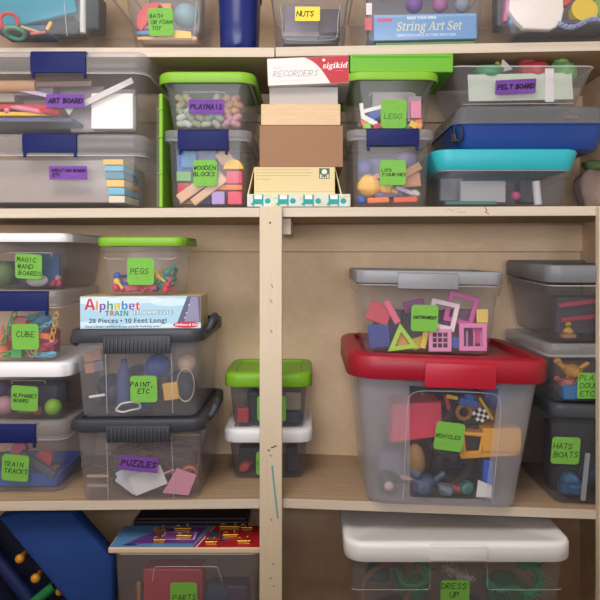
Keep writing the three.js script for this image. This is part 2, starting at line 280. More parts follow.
// boards: height of each board's top along x
const yTopL = () => 1.4472, yTopR = (x) => 1.448 + 0.0185 * (x - px(275)), yMid = (x) => 1.1029 + 0.0041 * x;
const yLowL = (x) => 0.4745 + 0.0097 * (x - px(262)), yLowR = (x) => 0.4755 - 0.0365 * (x - px(283));
function board(name, x0, x1, f, front = 0, m = [SHELF, SHELF, BARE, BARE, SHELF, SHELF]) {
  const xm = (x0 + x1) / 2, d = front - BACK, o = struct(name, plank(x1 - x0, T, d), m, [xm, f(xm) - T / 2, (front + BACK) / 2]);
  o.rotation.z = Math.atan2(f(x1) - f(x0), x1 - x0); o.userData.label = 'cream painted wooden shelf board'; return o;
}
board('trim_12', -1.1, 0.72, () => 1.74);
board('trim_1', -1.1, px(274.5), yTopL); board('trim_2', px(275.5), 0.72, yTopR);
const midBoard = board('trim_3', -1.1, 0.72, yMid);
const lowL = board('trim_4', -1.1, px(272), yLowL, 0), lowR = board('trim_5', px(272.5), 0.72, yLowR, 0);
// red and brown pen marks on the front edge of the middle board
{
  const tex = canvasTexture(256, 64, (c, w, h) => { c.fillStyle = '#d1c4b2'; c.fillRect(0, 0, w, h); for (let i = 0; i < 90; i++) { c.fillStyle = `rgba(120,90,60,${rr(.01, .05)})`; c.fillRect(rr(0, w), rr(0, h), rr(10, 80), 1.5); } c.strokeStyle = 'rgba(150,50,52,.75)'; c.lineWidth = 2.4; c.lineCap = 'round'; for (let i = 0; i < 15; i++) { const x = rr(6, 105), y = rr(14, 46); c.beginPath(); c.moveTo(x, y); c.lineTo(x + rr(-9, 14), y + rr(-7, 7)); c.stroke(); } c.lineWidth = 5; c.strokeStyle = 'rgba(140,30,40,.9)'; c.beginPath(); c.moveTo(196, 4); c.lineTo(206, 24); c.lineTo(200, 40); c.lineTo(216, 52); c.stroke(); });
  const w = 52 * kk(0), q = mesh('pen_marks', fitUv(new THREE.BoxGeometry(w, 0.0185, 0.0004), w, 0.0185), mapped(tex, 0.7), midBoard);
  q.position.set(px(471) + 0.19, 0.0005, -BACK / 2 + 0.0001); q.userData = { label: 'red pen scribbles on the board edge' };
}
function marked(w, h, draw) { const W = 64, H = Math.round(64 * h / w); return canvasTexture(W, Math.min(2000, H), (c, a, b) => { c.fillStyle = '#d3c3aa'; c.fillRect(0, 0, a, b); for (let i = 0; i < 260; i++) { c.fillStyle = `rgba(${rnd() < .5 ? '140,105,70' : '255,240,215'},${rr(.02, .05)})`; c.fillRect(rr(0, a), rr(0, b), rr(1, 2.4), rr(30, 220)); } draw(c, (v) => (v - 208) / (h / kk(0)) * b, a, b); }); }
function post(name, u0, u1, draw) {
  const z = 0.0095, w = (u1 - u0) * kk(0.019), h = yMid(0), tex = marked(w, h, draw);
  const o = struct(name, fitUv(box(w, h, 0.019, 0.0018, 1), w, h), mapped(tex, 0.7), [(px(u0, 0.019) + px(u1, 0.019)) / 2, h / 2, z]);
  o.userData.label = 'cream wooden post on the shelf front'; return o;
}
const p1 = post('trim_6', 259.5, 282, (c, Y, a) => {
  c.lineCap = 'round'; c.strokeStyle = '#1c1a22'; c.lineWidth = 3; c.beginPath(); c.moveTo(34, Y(446)); c.lineTo(48, Y(444)); c.stroke(); c.beginPath(); c.moveTo(24, Y(448)); c.lineTo(29, Y(449)); c.stroke();
  c.strokeStyle = 'rgba(70,140,140,.75)'; c.lineWidth = 5; c.beginPath(); c.moveTo(36, Y(464)); c.lineTo(44, Y(490)); c.lineTo(52, Y(515)); c.stroke();
  c.strokeStyle = 'rgba(60,60,70,.55)'; c.lineWidth = 3; for (const [x, v] of [[30, 453], [34, 516], [36, 560], [34, 574], [38, 582], [30, 300], [34, 285], [31, 330]]) { c.beginPath(); c.moveTo(x, Y(v)); c.lineTo(x + rr(-6, 6), Y(v + rr(1, 3))); c.stroke(); }
  c.fillStyle = '#4a3a2c'; c.beginPath(); c.arc(30, Y(224), 3, 0, 7); c.fill();
});
const p2 = post('trim_7', 599.2, 622, () => {});
// bearers and cleats under the boards
const cleat = (name, x0, x1, yTop, hh) => struct(name, plank(x1 - x0, hh, 0.018), WALL, [(x0 + x1) / 2, yTop - hh / 2, BACK + 0.009]);
cleat('trim_8', -1.1, 0.72, yMid(0) - T - 0.003, 0.07);
cleat('trim_9', -1.1, px(262), 0.4650 - T - 0.005, 0.045); cleat('trim_10', -1.1, 0.72, 1.4472 - T - 0.008, 0.07);
struct('trim_11', plank(0.022, 0.036, 0.28), SHELF, [px(285.5), yMid(0) - T - 0.019, -0.165]);

// ---------------------------------------------------------------- lower right: the big red-lidded bin and the bins beside it
const LIME = mat('#7eb726', 0.45), WHITELID = mat('#f2f2f5', 0.45), REDLID = mat('#9c142a', 0.42), DARKLID = mat('#3a3d44', 0.5), SILVERLID = mat('#94969b', 0.42), AQUALID = mat('#2cb0bd', 0.45), CLEARLID = plastic(0.84, '#eff0f3', 0.26);
const lowRoll = -0.0365;
const redBin = bin('large frosted storage bin with red lid and red latch on the right shelf', { z: 0.04, d: 0.355, top: [352, 537], bot: [370, 522], yt: 378, yb: 512, base: yLowR(px(446, 0.04)) + 0.002, roll: lowRoll * 0.97, m: FROST, r: 0.04, panel: [-0.44, 0.54], levels: [0.07, 0.5, 0.885], tz: 0.02,
  notes: [{ r: [433, 423, 462, 452], col: 'green', text: ['VEHICLES'], tilt: -0.09, pen: 4 }],
  lid: { y: [356, 380], over: 0.020, fillet: 0.012, border: 0.02, recess: 0.012, m: REDLID, r: 0.045, label: 'red plastic lid' },
  latches: [{ r: [418, 360, 488, 386], m: mat('#b01830', 0.4), label: 'red plastic latch', ears: false }],
  ridges: [[[404, 505], [404, 470], [404, 410], [407, 396], [418, 392], [452, 391], [486, 392], [495, 396], [498, 410], [496, 470], [494, 505]], [[420, 396], [420, 392], [482, 392], [482, 396]]] });
const magBin = bin('clear bin with silver-grey lid standing on the red lid', { z: -0.02, d: 0.25, top: [359, 500], bot: [366, 492], yt: 286, yb: 357, base: redBin.well + 0.005, roll: lowRoll * 0.45, m: CLEAR, flange: 0.14,
  notes: [{ r: [411, 305, 438, 332], col: 'green', text: ['INSTRUMENT'], pen: 5, at: 0.47 }],
  lid: { y: [271, 283.5], over: 0.009, fillet: 0.004, m: SILVERLID, label: 'silver-grey plastic lid' },
  latches: [{ r: [396, 272.5, 456, 289], m: mat('#8e9096', 0.42), label: 'silver-grey latch flap', ears: false }] });
const hatBin = bin('clear bin at the bottom of the stack on the far right', { z: -0.005, d: 0.3, top: [551, 660], bot: [560, 650], yt: 416, yb: 508, base: yLowR(px(605)) + 0.001, roll: lowRoll, m: SMOKE,
  notes: [{ r: [550.5, 439, 579, 467], col: 'green', text: ['HATS', 'BOATS'], left: true }],
  lid: { y: [406, 418], over: 0.006, m: plastic(0.55, '#6c7078', 0.28), label: 'smoky translucent lid' } });
const dinoBin = bin('clear bin with translucent lid, middle of the far right stack', { z: -0.005, d: 0.3, top: [549, 662], bot: [556, 655], yt: 356, base: hatBin.rest + 0.004, pitch: 0.0, m: SMOKE,
  notes: [{ r: [579, 373, 606, 400], col: 'green', text: ['PLAY', 'DOUGH', 'ETC'], left: true }],
  lid: { y: [344, 357], over: 0.008, m: CLEARLID, label: 'translucent lid' } });
const topGreyBin = bin('clear bin with grey lid and red bars inside, top of the far right stack', { z: -0.005, d: 0.3, top: [551, 665], bot: [556, 655], yt: 284, base: dinoBin.rest + 0.005, pitch: 0.03, m: SMOKE, flange: 0.1,
  lid: { y: [263, 280], over: 0.009, m: mat('#77797e', 0.45), label: 'grey plastic lid' } });
const dressBin = bin('big clear bin with white lid standing under the right shelf', { z: 0.035, d: 0.35, top: [351, 566], bot: [366, 552], yt: 558, yb: 700, base: 0.001, m: HAZY, r: 0.03,
  notes: [{ r: [441, 581, 470, 610], col: 'green', text: ['DRESS', 'UP'], at: 0.36 }],
  lid: { y: [541, 559], over: 0.014, fillet: 0.008, border: 0.012, recess: 0.002, m: WHITELID, label: 'white plastic lid' },
  latches: [{ r: [429, 541.5, 485, 557], m: WHITELID, ears: false }],
  ridges: [[[352, 590], [356, 591], [425, 591], [430, 588], [430, 562]], [[488, 562], [488, 588], [492, 591], [558, 591], [562, 590]]] });

// ---------------------------------------------------------------- lower left
const darkHandle = (b) => { for (const s of [-1, 1]) { const up = s > 0 ? 1 : -0.9, y = (b.lidTop - b.base) - 0.010, X = s * (b.hwT + 0.007), pts = [[X, y, 0.105], [X + s * 0.009, y + up * 0.008, 0.104], [X + s * 0.015, y + up * 0.022, 0.098], [X + s * 0.017, y + up * 0.03, 0.075], [X + s * 0.015, y + up * 0.022, 0.052], [X + s * 0.009, y + up * 0.008, 0.046], [X, y, 0.045]]; mesh('handle', tube(pts, 0.0085, 40, 10), DARKLID, b.g).userData = { label: 'dark grey swing handle' }; } };
const puzzleBin = bin('clear bin with dark grey lid, lower of two on the left shelf', { z: 0.015, d: 0.31, top: [76, 202], bot: [80, 197], yt: 431, yb: 503, base: yLowL(px(142)) + 0.002, roll: 0.009, m: HAZY,
  notes: [{ name: 'sticker', r: [119, 457, 158, 472], col: 'purple', text: ['PUZZLES'], tilt: -0.1, pen: 5, left: true }],
  lid: { y: [419, 431], over: 0.010, fillet: 0.003, m: DARKLID, label: 'dark grey plastic lid' }, latches: [{ r: [109, 423, 172, 441], m: DARKLID, ribs: 16, ears: false, label: 'ribbed dark grey latch' }],
  ridges: [[[107, 436], [107, 470], [107, 500]], [[172, 436], [172.5, 470], [173, 500]]] });
darkHandle(puzzleBin);
const paintBin = bin('clear bin with dark grey lid, upper of two, under the train puzzle box', { z: 0.015, d: 0.31, top: [75, 199], bot: [79, 195], yt: 342, base: puzzleBin.rest + 0.001, roll: 0.009, m: HAZY,
  notes: [{ r: [130, 376, 157, 403], col: 'green', text: ['PAINT,', 'ETC'], at: 0.45, pen: 5 }],
  lid: { y: [329.5, 342], over: 0.011, fillet: 0.003, m: DARKLID, label: 'dark grey plastic lid' }, latches: [{ r: [106, 334, 173, 353], m: DARKLID, ribs: 17, ears: false, label: 'ribbed dark grey latch' }],
  ridges: [[[106, 346], [106, 380], [106, 414]], [[172, 346], [172, 380], [172, 414]]] });
darkHandle(paintBin);

// printed boxes: a body and a printed front sheet
function carton(name, label, { u, v, z, d, base, color, tex, side, roll, category = 'box', group, r = 0.0012, rough = 0.7, faceLabel }) {
  const w = (u[1] - u[0]) * kk(z), b = base ?? py(v[1], z), h = py(v[0], z) - b;
  const g = thing(name, label, category, [(px(u[0], z) + px(u[1], z)) / 2, b, z - d / 2], group);
  if (roll) g.rotation.z = roll;
  mesh('carton', mv(box(w, h, d, r, 2), 0, h / 2, 0), typeof color === 'string' ? mat(color, rough) : color, g);
  if (tex) { const q = mesh('printed_front', fitUv(new THREE.BoxGeometry(w - 0.0016, h - 0.0016, 0.0006), w, h), mapped(tex, rough), g); q.position.set(0, h / 2, d / 2 + 0.0002); if (faceLabel) q.userData = { label: faceLabel }; }
  return { g, w, h, top: b + h, d, z };
}
const alphaTex = canvasTexture(720, 210, (c, w, h) => {
  c.fillStyle = '#a8d0e4'; c.fillRect(0, 0, w, h);
  for (const [x, y, a, b] of [[110, 30, 130, 26], [330, 24, 160, 24], [540, 40, 120, 26], [60, 180, 120, 18], [420, 190, 180, 16]]) { c.fillStyle = 'rgba(222,236,243,.7)'; c.beginPath(); c.ellipse(x, y, a, b, 0, 0, 7); c.fill(); }
  c.fillStyle = '#54577a'; c.beginPath(); c.moveTo(640, 2); c.lineTo(720, 2); c.lineTo(720, 170); c.lineTo(580, 170); c.closePath(); c.fill();
  c.fillStyle = '#8a86a8'; c.beginPath(); c.moveTo(662, 8); c.lineTo(700, 8); c.lineTo(712, 165); c.lineTo(622, 165); c.closePath(); c.fill();
  c.fillStyle = '#c9c6d8'; for (const [x, y] of [[650, 60], [634, 110], [626, 140]]) { c.beginPath(); c.arc(x, y, 5, 0, 7); c.fill(); }
  let x = 28; const cols = ['#c0283a', '#e08a2a', '#7a3f9c', '#3f8f4a', '#d6b22a', '#2a7fc0', '#7a3f9c', '#d0402e'];
  [...'Alphabet'].forEach((ch, i) => { c.font = `bold ${i ? 74 : 100}px sans-serif`; c.fillStyle = '#fff'; c.fillText(ch, x + 3, 90); c.fillStyle = cols[i]; c.fillText(ch, x, 88); x += c.measureText(ch).width - 1; });
  c.font = 'bold 46px sans-serif'; x = 150; [...'TRAIN'].forEach((ch, i) => { c.fillStyle = ['#1f6f86', '#c0392b', '#2d8a4a', '#2d6aa0', '#2d8a4a'][i]; c.fillText(ch, x, 126); x += c.measureText(ch).width + 1; });
  c.font = 'bold 30px serif'; c.fillStyle = '#f4f8fa'; c.strokeStyle = '#5c8ea8'; c.lineWidth = 6; c.strokeText('FLOOR PUZZLE', 318, 116); c.fillText('FLOOR PUZZLE', 318, 116);
  c.font = 'bold 40px sans-serif'; c.fillStyle = '#29405e'; c.fillText('28 Pieces • 10 Feet Long!', 52, 172);
  c.font = 'bold italic 19px serif'; c.fillText('"Easy-Clean" surface keeps puzzle looking new!', 22, 201);
  c.fillStyle = '#c3202f'; c.beginPath(); c.ellipse(632, 186, 78, 20, 0, 0, 7); c.fill(); c.fillStyle = '#fff'; c.font = 'italic bold 20px serif'; c.fillText('Melissa & Doug', 563, 192);
});
const trainBox = carton('puzzle_box', 'light blue alphabet train floor puzzle box on the dark lid', { u: [80, 201], v: [296, 331], z: 0.005, d: 0.095, base: paintBin.lidTop + 0.0005, color: '#c2ad82', tex: alphaTex, rough: 0.45, roll: 0.006, faceLabel: 'printed title in rainbow letters' });
const pegBin = bin('small clear bin with lime lid on top of the train puzzle box', { z: -0.002, d: 0.16, top: [101, 180], bot: [107, 175], yt: 246, yb: 295, base: trainBox.top + 0.001, m: CLEAR, r: 0.018, tz: 0.004,
  notes: [{ r: [127, 258, 154, 285], col: 'green', text: ['PEGS'], pen: 4 }], lid: { y: [237, 246], over: 0.011, fillet: 0.006, m: LIME, label: 'lime green lid' }, ridges: [[[104, 257], [108, 259], [124, 259]], [[157, 259], [172, 259], [176, 257]]] });
const ls = (u) => yLowL(px(u, -0.04)) + 0.001;
const trackBin = bin('clear bin with blue latch at the bottom of the left edge stack', { z: -0.04, d: 0.26, top: [-46, 65], bot: [-42, 60], yt: 440, base: ls(10), m: HAZY,
  notes: [{ r: [1, 455, 28, 482], col: 'green', text: ['TRAIN', 'TRACKS'], tilt: -0.08, left: true }], lid: { y: [421, 438], over: 0.008, m: CLEARLID, label: 'clear lid' }, latches: [BLUE([-18, 423, 38, 442])] });
const letterBin = bin('clear bin with white lid holding a lime ball in the left edge stack', { z: -0.035, d: 0.265, top: [-46, 66], bot: [-40, 60], yt: 374, base: trackBin.rest + 0.001, m: SMOKE,
  notes: [{ r: [10, 386, 37, 412], col: 'green', text: ['ALPHABET', 'BOARD'], tilt: -0.07, left: true }], lid: { y: [362, 376], over: 0.013, m: WHITELID, label: 'white lid' }, ridges: [[[12, 384], [12, 381], [44, 381], [44, 384]]] });
const linkBin = bin('clear bin of coloured chain toys with blue latch in the left edge stack', { z: -0.035, d: 0.265, top: [-42, 60], bot: [-38, 55], yt: 308, base: letterBin.rest + 0.001, m: CLEAR,
  notes: [{ r: [11, 324, 38, 350], col: 'green', text: ['CUBE'], at: 0.4 }], lid: { y: [290, 306], over: 0.006, m: CLEARLID, label: 'clear lid' }, latches: [BLUE([-30, 291, 50, 311])] });
const magicBin = bin('clear bin with white lid on top of the left edge stack', { z: -0.035, d: 0.265, top: [-42, 66], bot: [-36, 60], yt: 241, base: linkBin.rest + 0.001, m: SMOKE,
  notes: [{ r: [14, 254, 41, 279], col: 'green', text: ['MAGIC', 'WAND', 'BOARDS'], tilt: -0.05, left: true, size: 26 }], lid: { y: [233, 242], over: 0.010, m: WHITELID, label: 'white lid' }, ridges: [[[8, 257], [8, 253], [50, 253], [50, 257]]] });
const backLow = bin('small clear bin with white lid behind the wooden post', { z: -0.115, d: 0.19, top: [229, 307], bot: [233, 303], yt: 440, base: (yLowL(px(250, -.1)) + yLowR(px(290, -.1))) / 2 + 0.001, m: SMOKE, r: 0.02,
  notes: [{ r: [256, 452, 280, 476], col: 'green', text: ['CARDS'] }], lid: { y: [428, 441], over: 0.013, fillet: 0.008, m: WHITELID, label: 'white lid' } });
const backTop = bin('small clear bin with lime lid behind the wooden post', { z: -0.115, d: 0.19, top: [229, 307], bot: [233, 303], yt: 385, base: backLow.rest + 0.001, m: SMOKE, r: 0.02,
  notes: [{ r: [257, 396, 286, 422], col: 'green', text: ['CARS'] }], lid: { y: [372, 386], over: 0.012, fillet: 0.009, m: LIME, label: 'lime green lid' } });

// ---------------------------------------------------------------- middle shelf
const onMid = (u) => yMid(px(u)) + 0.001;
const folderBin = bin('large clear bin with blue latch full of grey card, lower left', { z: 0.012, d: 0.325, top: [-52, 144], bot: [-50, 140], yt: 156, base: onMid(45), m: CLEAR, r: 0.03,
  notes: [{ name: 'sticker', r: [49, 166, 87, 179.5], col: 'purple', text: ['CREATION BOARD', 'ETC'], pen: 4, left: true, size: 20 }], lid: { y: [134, 155], over: 0.004, fillet: 0.008, m: CLEARLID, label: 'clear lid' }, latches: [BLUE([24, 134, 78, 153])] });
const artBin = bin('large clear bin with blue latch and white block inside, upper left', { z: 0.012, d: 0.325, top: [-52, 147], bot: [-50, 143], yt: 74, base: folderBin.rest + 0.001, m: CLEAR, r: 0.03,
  notes: [{ name: 'sticker', r: [46, 94, 84, 107.5], col: 'purple', text: ['ART BOARD'], pen: 6, left: true }], lid: { y: [51, 73], over: 0.004, fillet: 0.01, m: CLEARLID, label: 'clear lid' }, latches: [BLUE([32, 52, 87, 74])] });
const blockBin = bin('clear bin of coloured wooden blocks with blue latch on middle shelf', { z: 0.0, d: 0.3, top: [168, 247], bot: [171, 244], yt: 141, base: onMid(208), m: CLEAR, r: 0.016,
  notes: [{ r: [193, 160, 217, 186], col: 'green', text: ['WOODEN', 'BLOCKS'], pen: 5, at: 0.42 }], lid: { y: [130.5, 141], over: 0.010, fillet: 0.003, m: CLEARLID, label: 'clear lid' }, latches: [BLUE([179, 130.5, 229, 151])] });
const maizeBin = bin('clear bin with lime lid and purple sticker above the wooden blocks', { z: 0.0, d: 0.3, top: [164, 249], bot: [171, 242], yt: 83, base: blockBin.rest + 0.001, m: HAZY,
  notes: [{ name: 'sticker', r: [188, 99, 224, 113], col: 'purple', text: ['PLAYMAIS'], pen: 5, left: true }], lid: { y: [72.5, 84], over: 0.014, fillet: 0.008, m: LIME, label: 'lime green lid' }, ridges: [[[183, 95], [184, 92], [223, 92], [224, 95]]] });
const figureBin = bin('clear bin with blue latch and yellow toy inside on middle shelf', { z: 0.0, d: 0.3, top: [352, 430], bot: [355, 427], yt: 140, base: onMid(391), m: CLEAR, r: 0.016,
  notes: [{ r: [380, 160, 406, 185], col: 'green', text: ['LOTS', 'FIGURINES'], pen: 4, left: true, size: 26 }], lid: { y: [130, 140], over: 0.011, fillet: 0.003, m: CLEARLID, label: 'clear lid' }, latches: [BLUE([366, 129.5, 418, 147])] });
const brickBin = bin('clear bin of building bricks with lime lid under the flat lime box', { z: 0.0, d: 0.3, top: [351, 434], bot: [359, 427], yt: 80, base: figureBin.rest + 0.001, m: CLEAR,
  notes: [{ r: [381.5, 99, 407, 127], col: 'green', text: ['LEGO'], pen: 3, at: 0.58 }], lid: { y: [72.5, 81], over: 0.012, fillet: 0.005, m: LIME, label: 'lime green lid' }, ridges: [[[370, 96], [372, 92.5], [412, 92.5], [414, 96]]] });
const limeBox = carton('flat_box', 'flat lime green box lying on the building brick bin', { u: [350, 453.5], v: [53, 72.2], z: 0.0, d: 0.2, base: brickBin.lidTop + 0.0005, color: '#66b024', r: 0.003, rough: 0.5 });
{ // seam of its lid
  const q = mesh('lid_seam', box(limeBox.w - 0.012, 0.0016, 0.0012, 0.0005, 1), mat('#4aa00f', 0.6), limeBox.g); q.position.set(0, limeBox.h * 0.8, 0.1005);
}
const paperBin = bin('low clear bin with turquoise lid at the right of the middle shelf', { z: -0.005, d: 0.28, top: [441, 572], bot: [444, 567], yt: 171, base: onMid(505), m: SMOKE, flange: 0.2,
  lid: { y: [150, 170], over: 0.006, slope: -0.012, fillet: 0.006, m: AQUALID, label: 'turquoise plastic lid' } });
const blueCase = bin('blue storage case with clear lid above the turquoise lid', { name: 'storage_case', category: 'case', z: 0.0, d: 0.28, top: [455, 612], bot: [462, 604], yt: 124, base: paperBin.lidTop + 0.0005, m: mat('#22448c', 0.34), rimMat: mat('#22448c', 0.34), r: 0.03, lid: { y: [104, 124], over: 0.003, slope: 0.01, fillet: 0.014, m: plastic(0.8, '#c4c7cd', 0.22), label: 'clear domed lid' } });
{ const q = mesh('side_latch', flat([ring(0.018, 0.0045).scale(0.55, 1.1, 1), mv(box(0.014, 0.02, 0.008, 0.003), -0.012, -0.012, 0)]), mat('#20242f', 0.4), blueCase.g); const [x, y] = blueCase.loc(460, 131); q.position.set(x, y, blueCase.hd - 0.012); q.rotation.y = -0.7; }
const feltBin = bin('open clear bin stuffed with cloth on top of the blue case', { z: -0.005, d: 0.24, top: [452, 596], bot: [464, 581], yt: 67, base: blueCase.lidTop + 0.0005, m: HAZY, r: 0.02,
  notes: [{ name: 'sticker', r: [497, 78, 538, 92], col: 'purple', text: ['FELT BOARD'], pen: 5, tilt: 0.05, left: true }], ridges: [[[465, 101.5], [520, 101], [578, 100.5]]] });

// the stack of boxes behind the post line
const manTex = canvasTexture(640, 84, (c, w, h) => { c.fillStyle = '#d2d6ca'; c.fillRect(0, 0, w, h); for (let i = 0; i < 40; i++) { c.fillStyle = `rgba(${rnd() < .5 ? '205,190,130' : '190,225,215'},.5)`; c.fillRect(rr(0, w), rr(0, h), rr(20, 70), rr(6, 22)); } for (let i = 0; i < 4; i++) { const x = 20 + i * 156; c.fillStyle = '#1f9c98'; c.fillRect(x + 18, 34, 62, 34); c.beginPath(); c.moveTo(x, 72); c.lineTo(x + 26, 40); c.lineTo(x + 26, 72); c.fill(); c.fillRect(x + 16, 4, 10, 76); c.fillRect(x + 72, 4, 10, 76); c.beginPath(); c.arc(x + 108, 46, 18, 0, 7); c.fill(); c.fillStyle = '#f0efe8'; c.fillRect(x + 28, 10, 42, 22); } });
const creamTex = canvasTexture(480, 170, (c, w, h) => { c.fillStyle = '#dbc997'; c.fillRect(0, 0, w, h); c.fillStyle = 'rgba(110,90,40,.55)'; for (const [y, n] of [[14, 330], [34, 350], [52, 330], [74, 90]]) for (let x = 14; x < n; x += 14) c.fillRect(x, y, rr(6, 11), 4); c.fillStyle = '#2f6b57'; c.fillRect(386, 8, 62, 66); c.fillStyle = '#e8e2cf'; for (let i = 0; i < 4; i++) c.fillRect(392 + i * 14, 46, 8, 24); c.beginPath(); c.arc(417, 30, 16, 0, 7); c.fill(); c.fillStyle = '#a03a3a'; c.fillRect(408, 44, 18, 18); c.fillStyle = 'rgba(150,120,60,.4)'; c.fillRect(0, 152, w, 3); });
const giftTex = canvasTexture(520, 176, (c, w, h) => {
  c.fillStyle = '#dfdcda'; c.fillRect(0, 0, w, h);
  c.fillStyle = '#b81c30'; c.beginPath(); c.moveTo(230, 0); c.bezierCurveTo(320, 30, 350, 90, 400, 176); c.lineTo(520, 176); c.lineTo(520, 0); c.fill();
  c.fillStyle = '#fbeeee'; c.font = 'italic bold 47px serif'; c.fillText('sigikid', 350, 78); c.font = '12px sans-serif'; c.fillText('................', 430, 96); c.beginPath(); c.arc(362, 24, 9, 0, 7); c.fill();
  pen(c, 'RECORDERS', 34, 84, 36, '#75737c', 3, 0.3); pen(c, 'BELLS', 40, 56, 14, '#b0aeb4', 1.6); c.fillStyle = '#b9b4b8'; for (let x = 36; x < 250; x += 10) c.fillRect(x, 146, 6, 3);
});
const teacherBox = carton('flat_box', 'flat white box printed with teal figures at the bottom of the stack', { u: [247, 350.5], v: [194, 207], z: 0.0, d: 0.24, base: onMid(298), color: '#dfe2d6', tex: manTex });
const creamBox = carton('cream_box', 'cream box with flared side flaps and small green stamp', { u: [254, 335], v: [167, 194], z: -0.01, d: 0.22, base: teacherBox.top + 0.0005, color: '#d8c48c', tex: creamTex });
for (const s of [-1, 1]) { const h = creamBox.h, q = mesh('side_flap', extrude([[0, h], [s * 0.001, h], [s * 0.0155, 0.001], [s * 0.0125, 0.001]], 0.16, 0), mat('#dccb98', 0.7), creamBox.g); q.position.set(s * creamBox.w / 2, 0, 0.02); }
const brownBox = carton('cardboard_box', 'plain brown cardboard box in the middle of the box stack', { u: [259.5, 343], v: [125.5, 166.5], z: -0.012, d: 0.24, base: creamBox.top + 0.0005, color: '#987254' });
{ const q = mesh('tape', new THREE.BoxGeometry(0.0006, brownBox.h * 0.98, 0.0005), mat('#94653e', 0.6), brownBox.g); q.position.set(brownBox.w * 0.43, brownBox.h / 2, 0.1203); }
const woodTexSmall = woodMap([216, 186, 148], 9);
const pineBox = carton('wooden_box', 'pale wooden box between brown cardboard box and grey box', { u: [261, 340.5], v: [104, 125], z: -0.012, d: 0.2, base: brownBox.top + 0.0005, color: '#d9b27c', tex: woodTexSmall, rough: 0.6 });
const greyBox = carton('grey_box', 'small grey-white box under the red and white box', { u: [269.5, 338], v: [87, 104], z: -0.02, d: 0.18, base: pineBox.top + 0.0005, color: '#b8b2ae' });
const giftBox = carton('gift_box', 'red and white box with a curved red corner on top of the stack', { u: [268, 349.5], v: [57, 86], z: 0.0, d: 0.18, base: greyBox.top + 0.0005, color: '#d9d3d2', tex: giftTex, rough: 0.4, roll: 0.04 });
{ // the slim lime case on its edge
  const g = thing('slim_case', 'slim lime green case standing on edge beside the large bins', 'case', [px(159.3, -0.01), onMid(158), -0.13]), h = py(93, -0.01) - onMid(158);
  mesh('sleeve', mv(box(0.006, h * 0.88, 0.23, 0.003), -0.0055, h * 0.44, 0), CLEAR, g);
  const q = mesh('case_body', mv(box(0.0095, h, 0.24, 0.004), 0.0028, h / 2, 0), LIME, g);
  for (const f of [0.3, 0.62, 0.86]) mesh('rib', mv(box(0.0105, 0.004, 0.243, 0.0012, 1), 0.0028, h * f, 0), mat('#6fb41a', 0.5), q);
}
// ---------------------------------------------------------------- top shelf
const rodBin = bin('wide clear bin in the top left corner of the shelves', { z: 0.07, d: 0.38, top: [-70, 96], bot: [-64, 84], yt: -24, yb: 37, base: yTopL() + 0.001, m: CLEAR, r: 0.03, ridges: [[[63, 2], [63.5, 20], [64, 33]]] });
const bathBin = bin('clear bin with green note and red scoop inside on top shelf', { z: 0.01, d: 0.31, top: [121, 213], bot: [131, 202], yt: -22, yb: 45, base: yTopL() + 0.001, m: CLEAR, notes: [{ r: [147, 6.5, 172, 33.5], col: 'green', text: ['BATH', 'OR FOAM', 'TOY'], tilt: 0.02, left: true, size: 24 }], ridges: [[[196, 0], [194, 20], [192, 38]]] });
const nutBin = bin('clear bin with yellow label in the middle of the top shelf', { z: 0.0, d: 0.3, top: [269, 350], bot: [276, 345], yt: -20, yb: 45, base: yTopL() + 0.001, m: SMOKE, notes: [{ name: 'sticker', r: [295, 6, 320, 20], col: 'yellow', text: ['NUTS'], pen: 6, left: true }], ridges: [[[280, 4], [282, 20], [284, 37], [312, 38.5], [336, 37], [338, 20], [340, 4]]] });
const artSetBin = bin('clear bin holding a blue string art box on the top shelf', { z: 0.005, d: 0.3, top: [357, 487], bot: [364, 482], yt: -24, yb: 44, base: yTopR(px(424)) + 0.001, roll: 0.0185, m: CLEAR, r: 0.02 });
const craftBin = bin('clear bin with white board inside in the top right corner', { z: 0.045, d: 0.35, top: [498, 662], bot: [504, 648], yt: -30, yb: 36, base: yTopR(px(575, .045)) + 0.001, roll: 0.0185, m: CLEAR, r: 0.03 });
{ // the dark blue tub
  const z = -0.005, k = kk(z), g = thing('plastic_tub', 'dark blue rounded plastic tub between two clear bins on top shelf', 'tub', [px(236.5, z), yTopL() + 0.0005, z - 0.07]);
  const R = (y, w, dd = 0) => ({ y, hw: w * k, hd: 0.07 + dd, r: 0.07 });
  mesh('body', loft([R(0, 16.5, -0.012), R(0.003, 18.2, -0.004), R(0.01, 18.8), R(0.06, 19.5), R(0.11, 20.5), R(0.14, 21.2), R(0.145, 20.4, -0.002), R(0.145, 19, -0.004), R(0.02, 17, -0.008)]), mat('#15266e', 0.3), g);
  mesh('rim', loft([R(0.132, 21.4, 0.002), R(0.134, 22.3, 0.004), R(0.146, 22.3, 0.004), R(0.148, 21, 0.001)], { bottom: false, top: false }), mat('#101f60', 0.35), g);
}

